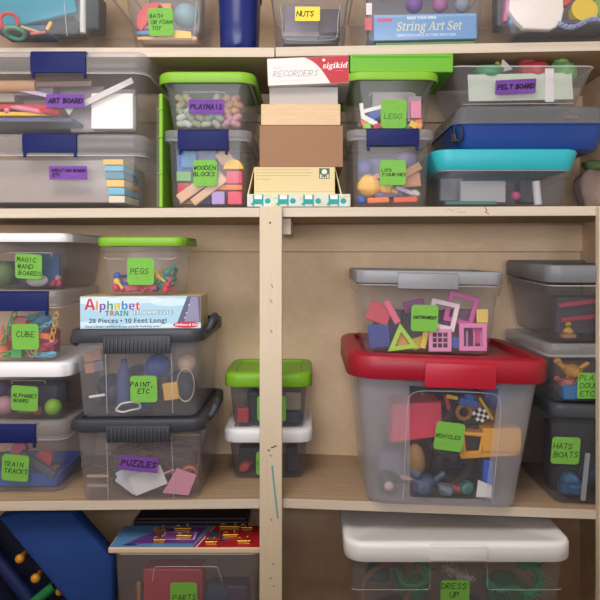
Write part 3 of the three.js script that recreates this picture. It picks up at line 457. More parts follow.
// ---------------------------------------------------------------- under the left shelf: bin with the latch board, mat, play rail
const partsBin = bin('frosted clear bin under the latch board, below the left shelf', { z: 0.0, d: 0.22, top: [113, 261], bot: [122, 252], yt: 554, yb: 700, base: 0.001, m: HAZY, notes: [{ r: [170, 583, 197, 611], col: 'green', text: ['PARTS'], at: 0.56, pen: 4 }], ridges: [[[152, 582], [154, 570], [158, 567], [214, 567], [218, 570], [222, 582]]] });
{
  const z = 0.004, y0 = partsBin.base + partsBin.h + 0.0025, th = 0.0125, g = thing('latch_board', 'painted wooden latch board with brass latches on the frosted bin', 'toy', [(px(108, z) + px(261, z)) / 2, y0, z - 0.0575]);
  const w = 153 * kk(z), d = 0.115;
  mesh('board', mv(box(w, th, d, 0.003, 2), 0, th / 2, 0), mat('#dcc3a2', 0.6), g);
  const tex = canvasTexture(600, 400, (c) => { c.fillStyle = '#5d8fc4'; c.fillRect(0, 0, 600, 400); c.fillStyle = '#6b3f8e'; c.beginPath(); c.moveTo(60, 330); c.lineTo(170, 60); c.lineTo(360, 20); c.lineTo(330, 330); c.fill(); c.fillStyle = '#8f4f9f'; c.fillRect(190, 120, 140, 150); c.fillStyle = '#b31f30'; c.beginPath(); c.moveTo(330, 400); c.lineTo(385, 0); c.lineTo(600, 0); c.lineTo(600, 400); c.fill(); c.strokeStyle = '#e8d9ea'; c.lineWidth = 6; c.strokeRect(195, 130, 60, 130); c.strokeRect(262, 130, 60, 130); c.strokeStyle = '#f0d9d5'; c.beginPath(); c.moveTo(345, 390); c.lineTo(390, 20); c.stroke(); c.strokeStyle = '#3a2550'; c.lineWidth = 5; for (const y of [120, 190, 260, 320]) { c.beginPath(); c.moveTo(90, y + 40); c.lineTo(180, y - 30); c.stroke(); } c.fillStyle = '#35407f'; c.beginPath(); c.ellipse(80, 350, 30, 20, 0, 0, 7); c.fill(); c.fillStyle = '#2c3b52'; c.fillRect(400, 130, 58, 160); c.strokeStyle = '#cfd8e2'; c.lineWidth = 5; for (const y of [170, 210, 250]) { c.beginPath(); c.moveTo(402, y); c.lineTo(456, y); c.stroke(); } });
  const top = mesh('painted_face', fitUv(new THREE.BoxGeometry(w - 0.006, d - 0.006, 0.0008), w, d).rotateX(-Math.PI / 2), mapped(tex, 0.4), g); top.position.y = th + 0.0003;
  const gold = mat('#b98d3a', 0.3, { metalness: 0.9 });
  const hasp = (x, zz, ry, l) => { const q = mesh('brass_latch', flat([mv(box(l, 0.003, 0.012, 0.001, 1), 0, 0.002, 0), mv(cyl(0.0032, 0.0032, l * 1.05, 10), 0, 0.006, 0, 0, 0, Math.PI / 2), mv(cyl(0.0028, 0.0028, 0.012, 10), l * 0.3, 0.01, 0), mv(ball(0.0042), l * 0.3, 0.017, 0), mv(ring(0.006, 0.0018), -l * 0.32, 0.009, 0)]), gold, g); q.position.set(x, th, zz); q.rotation.y = ry; q.scale.setScalar(0.8); };
  hasp(-0.01, 0.008, 0, 0.04); hasp(-0.02, -0.03, 0, 0.045); hasp(-0.07, -0.02, 0.4, 0.028); hasp(0.085, -0.04, 0, 0.055); hasp(0.092, 0.004, 0.1, 0.04); hasp(0.125, 0.035, 0, 0.034); hasp(0.055, 0.04, 0, 0.03); hasp(0.125, -0.035, 0, 0.03); hasp(-0.06, 0.03, 0, 0.03);
  const q = mesh('wooden_door', mv(box(0.034, 0.005, 0.04, 0.0015), 0.055, th + 0.0025, 0.006), mat('#a51c2c', 0.45), g); mesh('pane_grid', mv(box(0.022, 0.002, 0.03, 0.0008), 0.055, th + 0.0056, 0.006), mat('#33475a', 0.3), q);
}
{ // dark case behind the latch board, across the same bin
  const y0 = partsBin.base + partsBin.h + 0.0025, g = thing('flat_case', 'dark flat case behind the latch board', 'case', [px(190, -0.12), y0, -0.17]);
  mesh('case_body', mv(box(0.27, 0.016, 0.085, 0.004), 0, 0.008, 0), mat('#262229', 0.4), g); mesh('case_lid', mv(box(0.26, 0.006, 0.08, 0.002), 0, 0.019, 0), mat('#2e2a31', 0.4), g);
}
{ // slanting blue mat
  const z0 = -0.05, dd = 0.05, P = (u, v) => [px(u, z0), py(v, z0)];
  const pts = [P(-3, 518.5), P(20, 512.6), P(71, 512.6), P(112, 560), P(112, 640), P(96, 640)];
  const o = mesh('foam_mat', toCreasedNormals(extrude(pts.reverse(), dd, 0.012, 4), 0.8), mat('#173f86', 0.85)); o.position.z = z0 - dd / 2;
  tag(o, 'dark blue foam mat slanting down under the left shelf', 'mat');
}
{ // play rail with orange knobs below the mat
  const z = -0.05, g = thing('play_rail', 'dark navy toy rail with orange knobs under the blue mat', 'toy', [px(20, z), 0.001, z - 0.06]), L = (u, v) => [px(u, z) - g.position.x, py(v, z) - 0.001];
  const bar = (a, b, r, m, zz) => { const [x0, y0] = L(...a), [x1, y1] = L(...b); return mesh('bar', tube([[x0, y0, zz], [x1, y1, zz]], r, 4, 10), m, g); };
  const navy = mat('#16265c', 0.5); { const q = [L(-40, 535), L(2, 535), L(98, 650), L(98, 695), L(-40, 695)]; mesh('back_panel', extrude(q.reverse(), 0.012, 0.002), mat('#141c3c', 0.6), g).position.z = -0.03; } bar([-40, 540], [60, 668], 0.016, navy, 0); bar([-45, 575], [40, 690], 0.016, navy, 0.01); bar([-20, 690], [70, 672], 0.014, navy, 0); bar([26, 612], [50, 592], 0.012, mat('#1c7a48', 0.5), 0.03);
  for (const [u, v] of [[14, 565], [30, 585], [55, 598]]) { const [x, y] = L(u, v); mesh('knob', mv(flat([ball(0.0105), mv(cyl(0.006, 0.006, 0.03, 10), 0, 0, -0.014, Math.PI / 2)]), x, y, 0.03), mat('#e09a2c', 0.4), g); }
}

// ---------------------------------------------------------------- what is inside the bins, each toy by itself
const S = 0.00218, PI = Math.PI;
redBin.slack = 0.006; hatBin.slack = 0.004; feltBin.open = true; craftBin.open = artSetBin.open = rodBin.open = bathBin.open = nutBin.open = true;
inside = artBin;
{ // big bin, upper left
  const R = 'in the upper left large bin', G = 'things in the upper left large bin', z = -0.03, t = (...a) => toy(R, G, ...a);
  t('white_block', 'white', 'square white block', box(42 * S, 36 * S, 0.03, 0.003), 114, 112.5, z);
  t('folder', 'red', 'red flat folder lying', box(0.2, 0.011, 0.2, 0.002), 22, 116.5, -0.12); t('folder', 'yellow', 'yellow flat folder lying', box(0.2, 0.009, 0.2, 0.002), 21, 123, -0.12); t('folder', '#59607e', 'slate blue flat folder lying', box(0.24, 0.010, 0.2, 0.002), 24, 128.5, -0.125);
  t('paper_triangle', 'white', 'white paper triangle', wedge(17 * S, 13 * S, 0.004), 69, 109, -0.004 - 0.01, [0, 0, PI]);
  t('marker', 'pink', 'pink marker lying', pencil(26 * S, 0.006), 30, 110, -0.02, [0, 0, 1.4]); t('ball', 'pink', 'small pink ball', ball(0.006), 7, 110.5, -0.02);
  t('wooden_roller', 'tan', 'pale wooden roller', cyl(0.013, 0.013, 0.1, 18), 14, 72, -0.03, [0, 0, PI / 2]); t('ruler', '#8d7466', 'brown flat ruler', box(0.14, 0.012, 0.004), 60, 79, -0.03, [0, 0, 0.02]);
  t('paper_band', '#d4cfcc', 'greyish white diagonal paper band', box(54 * S, 6 * S, 0.0015, 0.0006, 1), 108, 84, -0.005, [0, 0, 0.45]);
  t('paper_band', '#cfc4d6', 'lilac diagonal paper band', box(90 * S, 4 * S, 0.0015, 0.0006, 1), 30, 89, -0.025, [0, 0, -0.22]);
  t('paint_box', '#93839a', 'mauve paint box', box(0.1, 0.03, 0.1, 0.004), 40, 94, -0.09); t('paint_box', '#a6a08f', 'greenish grey paint box', box(0.11, 0.045, 0.1, 0.004), -10, 97, -0.09); t('crayon', 'red', 'dark red crayon stub', pencil(14 * S, 0.009), 54, 112, -0.018, [0, 0, 1.5]);
  t('sketch_pad', '#b7a7a8', 'thick grey sketch pad', box(0.15, 0.1, 0.02, 0.003), 104, 106, -0.11);
  t('felt_sheet', '#9d8f93', 'dusty pink felt sheet', sheetBent(0.2, 0.05, 0.01, 0.003), 60, 70, -0.08);
}
inside = folderBin;
{ // big bin, lower left
  const R = 'in the lower left large bin', G = 'things in the lower left large bin', t = (...a) => toy(R, G, ...a);
  t('card_folder', '#a59a92', 'wide grey card folder', box(160 * S, 43 * S, 0.2, 0.003), 36, 183.5, -0.125);
  ['yellow', 'aqua', '#3c7f94', 'yellow', 'aqua', 'cream'].forEach((c, i) => t('striped_card', c, `${['upper yellow', 'upper light blue', 'dark teal', 'lower yellow', 'lower light blue', 'cream'][i]} card of the striped stack`, box((20 - i * 0.8) * S, 6.8 * S, 0.12, 0.001, 1), 121 + i * 0.7, 163.5 + i * 7.6, -0.075));
  t('paper_sheet', 'white', 'small white sheet above the striped stack', box(18 * S, 1.6 * S, 0.1, 0.0006, 1), 121, 158.2, -0.07);
}
inside = blockBin;
{ // wooden blocks
  const R = 'in the wooden block bin', G = 'wooden blocks in the bin', t = (c, w, g, u, v, z, r) => toy(R, G, 'wooden_block', c, w, g, u, v, z, r, 0.6), b = (w, h, d = 0.03) => box(w * S, h * S, d, 0.002);
  t('wood', 'left pale diagonal plank', b(34, 10, 0.02), 187, 190, -0.03, [0, 0, 0.62]); t('wood', 'right pale diagonal plank', b(40, 8, 0.02), 209, 191, -0.022, [0, 0, 0.66]);
  t('blue', 'dark blue block', b(16, 20), 178, 163, -0.06); t('#3f8fc8', 'bright blue block', b(15, 15), 190, 161, -0.045); t('#6fae5a', 'green block', b(15, 10), 179, 177, -0.05); t('red', 'dark red block at the left', b(12, 13), 177, 190, -0.055); t('#6b7fa6', 'slate blue block', b(18, 20), 208, 153, -0.07);
  t('wood', 'pale square block tilted', b(14, 14), 225, 158, -0.05, [0, 0, 0.6]); t('yellow', 'yellow half round block', dome(10 * S, 0.03), 236, 170, -0.03); t('#d83c5e', 'rose red block', b(16, 13), 235, 178, -0.035); t('orange', 'flat orange yellow block', b(24, 5.5), 231, 188, -0.035); t('lilac', 'lilac block', b(13, 13), 219, 198.5, -0.03); t('#e4506a', 'coral red block', b(14, 13), 236, 198.5, -0.03);
  t('navy', 'navy block', b(14, 9), 205, 201, -0.045); t('wood', 'pale triangular block', wedge(14 * S, 14 * S, 0.03), 222, 178, -0.04, [0, 0, 0.4]); t('tan', 'tan flat block', b(20, 8), 190, 201, -0.06);
  t('#4a79b8', 'mid blue block at the back', b(30, 30), 180, 160, -0.12); t('#c8a0a0', 'dusty rose block at the back', b(34, 40), 220, 178, -0.12);
}
inside = maizeBin;
{ // corn puffs
  const R = 'in the lime lidded bin with the sticker', G = 'foam puffs in the bin', cs = [['#b9c4a6', 'pale green'], ['#d9cf8e', 'pale yellow'], ['#e6a25e', 'orange'], ['#c9d2c4', 'greyish white'], ['#9fae88', 'moss green'], ['#d59aa0', 'dusty pink']];
  for (let row = 0; row < 5; row++) for (let i = 0; i < 7; i++) { const u = 178 + i * 9.6 + (row % 2) * 3, v = 124 - row * 6.4; if (row > 3 && (i > 1 && i < 4)) continue; const c = u > 222 ? (row > 1 ? 2 : 5) : u < 190 && row > 2 ? 1 : row < 3 ? [0, 3, 4, 0][(i + row) % 4] : [1, 4][i % 2]; toy(R, G, 'foam_puff', cs[c][0], `${cs[c][1]} foam puff`, pill(0.0075, 0.009), u, v, -0.032 - row * 0.006, [rr(-.5, .5), rr(-1, 1), rr(0.6, 2.4)], 0.9); }
}
inside = brickBin;
{ // building bricks
  const R = 'in the brick bin', G = 'building bricks in the bin', t = (c, w, g, u, v, z, r) => toy(R, G, 'toy_brick', c, w, g, u, v, z, r, 0.35), b = (w, h, d = 0.016) => brick(w * S, h * S, d);
  t('white', 'long white brick', b(17, 5), 369, 121, -0.028, [0, 0, -0.5]); t('blue', 'bright blue brick', b(10, 8), 374, 116, -0.04, [0, 0, 0.5]); t('orange', 'orange brick at the left', b(7, 8), 361, 124, -0.03, [0, 0, 0.4]); t('lime', 'lime brick', b(7, 5), 367, 126.5, -0.026); t('red', 'red brick', b(8, 5), 377, 127, -0.026, [0, 0, 0.2]); t('pink', 'upright pale pink plate', b(10.5, 17, 0.01), 415.5, 110, -0.03, [0, 0, 0]); t('green', 'dark green brick', b(9, 5), 405, 127, -0.03); t('white', 'short white brick', b(12, 3), 397, 127.5, -0.024); t('yellow', 'yellow brick', b(8, 6), 413, 125.5, -0.025, [0, 0, -0.5]); t('#e8a050', 'amber brick', b(9, 5), 419, 126.5, -0.028, [0, 0, -0.4]); t('orange', 'orange brick at the right', b(7, 7), 424, 124, -0.032);
  toy(R, G, 'paper_sheet', 'white', 'slanting white paper slip', card(20 * S, 4 * S), 373, 109, -0.03, [0, 0, 0.25]); toy(R, G, 'paper_sheet', '#b7aba2', 'beige instruction sheet', sheetBent(44 * S, 26 * S, 0.006), 394, 106, -0.06); toy(R, G, 'paper_sheet', '#c8a8b4', 'mauve instruction sheet', card(14 * S, 26 * S), 418, 109, -0.05); toy(R, G, 'paper_roll', 'white', 'thin upright white slip', card(4 * S, 18 * S), 359, 112, -0.03, [0, 0, 0.12]);
  for (let i = 0; i < 8; i++) { const c = [['grey', 'grey'], ['#a4562e', 'rust'], ['navy', 'navy'], ['tan', 'tan']][i % 4]; t(c[0], `${c[1]} brick at the back`, b(10, 7), 364 + i * 8.2, 124 - (i % 2) * 3, -0.075, [0, rr(-1, 1), rr(-.4, .4)]); }
}
inside = figureBin;
{ // figures
  const R = 'in the figurine bin', G = 'toys in the figurine bin', t = (...a) => toy(R, G, ...a);
  t('toy_figure', '#f0b92e', 'plump yellow toy figure', flat([lump(11.5 * S, 0.95), mv(lump(7.5 * S, 0.9), 17 * S, -2.5 * S, 0.004), mv(pill(3.2 * S, 5 * S), 25 * S, -6 * S, 0.004, 0, 0, 1.3)]), 369, 186, -0.045);
  t('toy_piece', 'orange', 'left orange bar', box(22 * S, 6 * S, 0.02, 0.003), 378, 200.5, -0.03, [0, 0, 0.05]); t('toy_piece', '#e0603a', 'right orange bar', box(24 * S, 6 * S, 0.02, 0.003), 405, 200, -0.03, [0, 0, 0.04]); t('toy_ball', 'blue', 'blue ball', ball(4.6 * S), 361, 200, -0.03); t('toy_piece', '#b9b3cf', 'pale lilac bar', box(20 * S, 4.5 * S, 0.015, 0.003), 405, 191, -0.03, [0, 0, -0.35]); t('toy_piece', '#66628c', 'slate purple slab', box(30 * S, 8 * S, 0.05, 0.004), 388, 194.5, -0.06); t('toy_piece', '#c9c3b8', 'greyish white lump', lump(6 * S, 0.7), 420, 194, -0.035);
  t('card', 'tan', 'tan card leaning at the right', card(24 * S, 8 * S), 415, 171, -0.035, [0.2, 0, 0.5]); t('card', '#d0906c', 'salmon card leaning at the right', card(20 * S, 14 * S), 417, 180, -0.045, [0.1, 0, 0.1]); t('toy_piece', '#d06a7a', 'small pink clip', box(8 * S, 5 * S, 0.01, 0.002), 376, 177, -0.035, [0, 0, 0.4]); t('toy_ball', '#5a5f9c', 'slate blue ball', ball(9 * S), 365, 168, -0.075); t('toy_ball', '#8d86a8', 'mauve ball', ball(12 * S), 408, 162, -0.09); t('toy_block', '#6a6a92', 'dusky blue block', box(36 * S, 40 * S, 0.05, 0.006), 385, 178, -0.12);
}
inside = paperBin;
{ // low bin under the turquoise lid
  const R = 'in the low bin under the turquoise lid', G = 'things under the turquoise lid', t = (...a) => toy(R, G, ...a);
  t('paper_stack', '#c9c4c0', 'grey white paper stack', box(46 * S, 22 * S, 0.02, 0.002), 482, 192, -0.05); t('toy_ball', '#d0487c', 'small pink ball', ball(4.5 * S), 516, 196, -0.03); t('dark_case', 'charcoal', 'dark flat case', box(20 * S, 24 * S, 0.04, 0.003), 527, 192, -0.06); t('paper_roll', 'white', 'white paper roll', cyl(4 * S, 4 * S, 24 * S, 16), 537, 193, -0.035, [0, 0, 0.1]); t('chain_strip', '#4f8f78', 'green strip along the bottom', box(52 * S, 4 * S, 0.012, 0.003), 470, 203.5, -0.03); t('paper_stack', '#8f9696', 'bluish grey pad', box(24 * S, 24 * S, 0.03, 0.003), 450, 190, -0.09);
}
inside = feltBin;
{ // open cloth bin
  const R = 'in the open bin above the blue case', G = 'cloths in the open bin', t = (...a) => toy(R, G, ...a);
  t('felt_card', '#cdd9c2', 'pale green card', card(106 * S, 28 * S, 0.003), 521, 86.5, -0.034, [-.1, 0, 0.02]); t('felt_cloth', '#2f9a62', 'bright green cloth', lump(14 * S, 0.55), 488, 72, -0.06); t('felt_cloth', '#c8404a', 'red cloth', lump(17 * S, 0.7), 532, 72, -0.075); t('felt_cloth', '#6fb05e', 'light green cloth', lump(16 * S, 0.8), 567, 74, -0.075); t('felt_cloth', '#7fae78', 'sage green cloth', lump(15 * S, 0.5), 560, 92, -0.02); t('felt_card', 'white', 'narrow white card', card(9 * S, 34 * S), 551, 84, -0.026); t('tissue', '#c79a4e', 'mustard tissue point', wedge(16 * S, 12 * S, 0.01), 497, 66, -0.07); t('tissue', '#d9d2c2', 'white tissue point', wedge(14 * S, 14 * S, 0.008), 504, 65, -0.055, [0, 0, 0.3]); t('tissue', '#a8555a', 'dull red tissue tuft', lump(9 * S, 0.6), 527, 64, -0.075); t('tissue', '#8aa86a', 'olive tissue tuft', lump(9 * S, 0.6), 561, 62, -0.075);
  t('felt_cloth', '#86a892', 'grey green cloth at the back', box(80 * S, 26 * S, 0.06, 0.02), 510, 88, -0.11);
}
inside = null;
toy('under the clear lid of the blue case', undefined, 'felt_scrap', '#b78a80', 'dusty pink felt scrap', lump(8 * S, 0.35), 571, 119, -0.03);
{ const o = mesh('cloth_bag', lump(0.045, 1.25, 4), mat('#a08a80', 0.9)); o.position.set(px(595, -0.17), yMid(0.6) + 0.05, -0.17); tag(o, 'dusty pink cloth bag behind the turquoise lid at the right', 'bag'); const q = mesh('bag_top', lump(0.03, 0.5), mat('#5f7a4c', 0.9), o); q.position.set(0, 0.06, 0); q.userData = { label: 'green gathered top' }; }
inside = rodBin;
{ // top left corner bin
  const R = 'in the top left corner bin', G = 'things in the top left corner bin', z = 0.03, t = (...a) => toy(R, G, ...a);
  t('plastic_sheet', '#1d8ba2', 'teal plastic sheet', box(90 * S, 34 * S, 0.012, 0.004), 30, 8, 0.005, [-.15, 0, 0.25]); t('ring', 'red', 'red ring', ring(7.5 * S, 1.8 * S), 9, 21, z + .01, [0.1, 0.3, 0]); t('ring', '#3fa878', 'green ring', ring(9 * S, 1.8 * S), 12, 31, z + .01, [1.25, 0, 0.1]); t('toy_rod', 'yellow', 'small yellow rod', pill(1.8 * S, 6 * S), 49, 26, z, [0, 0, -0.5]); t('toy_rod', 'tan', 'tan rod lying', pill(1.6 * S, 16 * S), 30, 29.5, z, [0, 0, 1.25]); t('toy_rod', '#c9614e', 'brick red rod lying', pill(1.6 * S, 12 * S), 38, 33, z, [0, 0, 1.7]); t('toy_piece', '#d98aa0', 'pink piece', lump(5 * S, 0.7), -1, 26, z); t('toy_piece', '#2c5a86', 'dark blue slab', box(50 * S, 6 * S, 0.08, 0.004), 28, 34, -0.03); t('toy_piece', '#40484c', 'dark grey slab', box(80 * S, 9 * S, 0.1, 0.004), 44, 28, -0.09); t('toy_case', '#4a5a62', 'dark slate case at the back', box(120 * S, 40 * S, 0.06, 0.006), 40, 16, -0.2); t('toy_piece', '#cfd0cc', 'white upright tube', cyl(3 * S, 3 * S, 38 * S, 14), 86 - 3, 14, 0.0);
}
inside = bathBin;
{ // bath toys
  const R = 'in the top bin beside the dark blue tub', G = 'bath toys in the top bin', t = (...a) => toy(R, G, ...a);
  t('toy_scoop', '#d6474c', 'red rounded scoop', dome(17 * S, 0.03).scale(1, 0.75, 1), 152, 20, -0.045, [0, 0, 0.95]); t('foam_wedge', 'yellow', 'large yellow foam wedge', extrude([[0, 0], [34 * S, -3 * S], [35 * S, -10 * S], [2 * S, -10 * S]].reverse(), 0.04, 0.001), 159, 31.5, -0.04); t('foam_slab', '#2f86b4', 'blue foam slab', box(24 * S, 4.5 * S, 0.05, 0.003), 145, 36, -0.05, [0, 0, 0.05]); t('foam_slab', '#c84a6c', 'rose foam slab', box(22 * S, 4.5 * S, 0.05, 0.003), 144, 31, -0.06, [0, 0, 0.05]); t('foam_slab', '#e0a860', 'orange tan foam slab', box(60 * S, 3.5 * S, 0.06, 0.002), 168, 42.5, -0.055); t('toy_ball', '#8fb3bc', 'pale blue ball', ball(13 * S), 186, 16, -0.09); t('toy_case', '#6c6a68', 'grey case at the back', box(58 * S, 56 * S, 0.06, 0.006), 167, 12, -0.2); t('foam_slab', '#d98f5c', 'apricot foam slab', box(26 * S, 16 * S, 0.02, 0.004), 160, 12, -0.08);
}
inside = nutBin;
{ const R = 'in the top bin with the yellow label', G = 'cards in the bin with the yellow label', t = (...a) => toy(R, G, ...a); t('card_stack', '#8f8894', 'grey lilac card stack', box(34 * S, 36 * S, 0.03, 0.002), 301, 24, -0.06); t('card_stack', '#5c5357', 'dark brown card stack', box(22 * S, 30 * S, 0.03, 0.002), 329, 26, -0.055); t('card_stack', '#a79a92', 'beige card stack lying flat', box(58 * S, 5 * S, 0.1, 0.002), 311, 41.5, -0.09); }
inside = artSetBin;
{ // string art set box
  const tex = canvasTexture(560, 120, (c, w, h) => { c.fillStyle = '#6f9fd0'; c.fillRect(0, 0, w, h); c.fillStyle = '#86b2dc'; c.fillRect(0, 0, w, 14); c.font = 'italic 56px serif'; c.fillStyle = '#e8e3b4'; c.fillText('String Art Set', 120, 76); c.font = 'bold 19px sans-serif'; c.fillStyle = '#eef4fa'; c.fillText('MAKE YOUR OWN', 180, 24); c.fillStyle = '#d24a78'; c.fillRect(20, 18, 80, 16); c.fillStyle = '#eaf2fa'; c.font = '17px sans-serif'; c.fillText('CREATE COLOURFUL PICTURES WITH YARN', 120, 104); });
  const b = carton('craft_set_box', 'light blue string art set box in the top bin', { u: [374, 477], v: [14, 36.5], z: -0.02, d: 0.2, base: artSetBin.base + 0.0155, color: '#5f8fc2', tex, roll: 0.0185, rough: 0.4, faceLabel: 'yellow script title' });
  const R = 'in the top bin with the string art box', G = 'things beside the string art box', t = (...a) => toy(R, G, ...a);
  t('yarn_ball', '#7a4aa0', 'purple yarn ball', ball(9 * S), 414, 4.5, -0.06); t('yarn_ball', '#b06a9c', 'mauve yarn ball', ball(8 * S), 440, 5, -0.07); t('paper_tag', '#d8505c', 'red paper tag', card(8 * S, 13 * S), 368.5, 24, -0.03); t('paper_tag', 'white', 'white paper tag', card(6 * S, 12 * S), 369, 9, -0.03); t('folded_felt', '#5f9a4c', 'folded green felt under the blue box', box(100 * S, 3 * S, 0.18, 0.002), 425, 75, -0.115, [0, 0, 0.0185]); t('craft_case', '#7a7882', 'grey case behind the yarn', box(104 * S, 50 * S, 0.05, 0.006), 425, 12, -0.24); t('yarn_ball', '#8e9aa8', 'grey blue yarn ball', ball(8 * S), 462, 5, -0.07);
}
inside = craftBin;
{ // top right corner bin
  const R = 'in the top right corner bin', G = 'things in the top right corner bin', t = (...a) => toy(R, G, ...a);
  t('white_board', '#f1e9e0', 'white rounded board', extrude([[-25, 24], [26, 26], [27, 4], [24, -10], [14, -15], [-12, -14], [-20, -6], [-27, 4]].map(([a, b]) => [a * S, b * S]).reverse(), 0.02, 0.004, 3), 535, 16, 0.0); t('pink_strip', '#c86a9c', 'pink strip', box(4 * S, 30 * S, 0.02, 0.003), 506, 8, -0.01, [0, 0, -0.15]); t('blue_strip', '#3f7fb8', 'blue strip', box(4 * S, 34 * S, 0.02, 0.003), 513, 9, -0.015, [0, 0, -0.2]); t('toy_disc', '#e3c534', 'yellow disc', cyl(13 * S, 13 * S, 0.02, 28), 583, 12, -0.01, [PI / 2 - .2, 0, 0]); t('toy_disc', '#7fae4e', 'green disc', cyl(12 * S, 12 * S, 0.02, 28), 603, 10, -0.02, [PI / 2 - .2, 0, 0]); t('toy_piece', '#cf4a40', 'red piece', lump(6 * S), 565, 3, -0.01);
  const pts = []; for (let i = 0; i <= 24; i++) pts.push([(-22 + i * 2) * S, (Math.sin(i * 0.26) * -4) * S, Math.sin(i * 2.6) * 0.003]); t('braided_cord', '#8c98c4', 'blue and white braided cord', flat([strip(pts, 0.0042), strip(pts.map(([a, b, c]) => [a, b + 0.003, c * -1 + 0.002]), 0.0036)]), 580, 24, 0.01); t('craft_case', '#5c5e66', 'grey case behind the white board', box(120 * S, 50 * S, 0.05, 0.006), 572, 8, -0.2); t('toy_slab', '#4b4f58', 'dark slab along the bottom', box(110 * S, 5 * S, 0.15, 0.004), 570, 33.5, -0.07);
}
inside = magicBin;
{ // left edge stack, top
  const R = 'in the top bin of the left edge stack', G = 'things in the top left stack bin', t = (...a) => toy(R, G, ...a);
  t('toy_disc', '#cfc8ba', 'oval cream disc', ball(1).scale(11.5 * S, 6.5 * S, 0.012), 37, 283, -0.062); for (let i = 0; i < 11; i++) t('bead', ['red', 'pink', '#d04a62'][i % 3], `${['red', 'pale pink', 'rose'][i % 3]} bead`, ball(3 * S), 53 + (i % 5) * 3.6 + (i > 4 ? 2 : 0) + (i > 8 ? 3 : 0), 287 - Math.floor(i / 5) * 4.5, -0.062 - (i % 2) * 0.008);
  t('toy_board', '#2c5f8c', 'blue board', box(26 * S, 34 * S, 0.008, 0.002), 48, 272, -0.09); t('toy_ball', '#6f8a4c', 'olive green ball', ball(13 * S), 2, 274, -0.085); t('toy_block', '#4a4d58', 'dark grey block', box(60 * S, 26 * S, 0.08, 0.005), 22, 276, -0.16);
}
inside = linkBin;
{ // chain toys
  const R = 'in the chain toy bin', G = 'chain toys in the left stack', chain = (c, w, u0, v0, u1, v1, n, z, R2 = 2.5) => { for (let i = 0; i < n; i++) { const f = n > 1 ? i / (n - 1) : 0; toy(R, G, 'chain_link', c, w, link(R2 * S, 0.9 * S), u0 + (u1 - u0) * f, v0 + (v1 - v0) * f, z, [i % 2 ? 1.2 : 0.1, 0.2, -Math.atan2(v1 - v0, u1 - u0) + PI / 2]); } };
  chain('#7fc4dc', 'light blue link of the upper chain', 40, 329, 60, 317, 7, -0.06); chain('#ecb732', 'yellow chain link', 66 - 9, 316, 58 - 6, 338, 7, -0.055, 2.8); chain('#5fb4cc', 'light blue link of the lower chain', 40, 356, 57, 354, 7, -0.06, 3); chain('#48a85c', 'green chain link', 14, 315, 2, 345, 8, -0.062, 3); chain('#3f9a90', 'sea green chain link', 16, 322, 34, 316, 6, -0.07, 3.2); chain('#cf4470', 'rose chain link', 44, 346, 56, 342, 5, -0.062, 3); chain('#d8503c', 'red orange chain link', 26, 344, 42, 350, 6, -0.066, 3); chain('#3f9ac0', 'sky blue link of the middle chain', 24, 328, 40, 322, 6, -0.078, 3.2); chain('#4aa04a', 'green link of the bottom chain', 2, 357, 12, 352, 4, -0.06, 3); chain('#d88a30', 'amber chain link', 10, 338, 26, 334, 6, -0.078, 3);
  const t = (...a) => toy(R, G, ...a); t('toy_cone', '#e66a3c', 'orange red cone', new THREE.ConeGeometry(8 * S, 34 * S, 20), 3, 340, -0.075); t('toy_bar', '#e8743a', 'orange bar', box(13 * S, 6 * S, 0.012, 0.003), 44, 336, -0.058, [0, 0, -0.15]); t('toy_block', '#d2505a', 'red block', box(16 * S, 12 * S, 0.03, 0.004), 21, 322, -0.08); t('toy_block', '#3aa64e', 'green square block', box(11 * S, 10 * S, 0.02, 0.003), 18, 355, -0.062); t('cord_loop', '#a6dc8a', 'thin pale green loop', tube([[-7, 4, 0], [-3, -3, 0], [0, -6, 0], [3, -3, 0], [6, 3, 0], [2, -2, 0.004], [-2, 3, 0.004]].map(([a, b, c]) => [a * S, b * S, c]), 0.0012, 50, 6, true), 32, 354, -0.06); t('toy_ball', '#5a8fae', 'dull blue ball', ball(11 * S), 42, 322, -0.105); t('toy_block', '#b84a6a', 'dull rose block at the back', box(50 * S, 26 * S, 0.05, 0.006), 34, 346, -0.13);
}
inside = letterBin;
{ // third bin
  const R = 'in the white lidded bin with the lime ball', G = 'balls in the left stack bin', t = (...a) => toy(R, G, ...a);
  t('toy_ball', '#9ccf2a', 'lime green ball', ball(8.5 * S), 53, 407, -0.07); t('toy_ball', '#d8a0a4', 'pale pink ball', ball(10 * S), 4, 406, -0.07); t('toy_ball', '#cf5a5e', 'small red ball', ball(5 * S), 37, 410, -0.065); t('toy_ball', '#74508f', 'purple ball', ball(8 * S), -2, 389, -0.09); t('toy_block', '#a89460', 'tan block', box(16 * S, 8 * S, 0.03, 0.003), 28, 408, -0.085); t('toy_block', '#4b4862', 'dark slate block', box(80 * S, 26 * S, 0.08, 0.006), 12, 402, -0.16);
}
inside = trackBin;
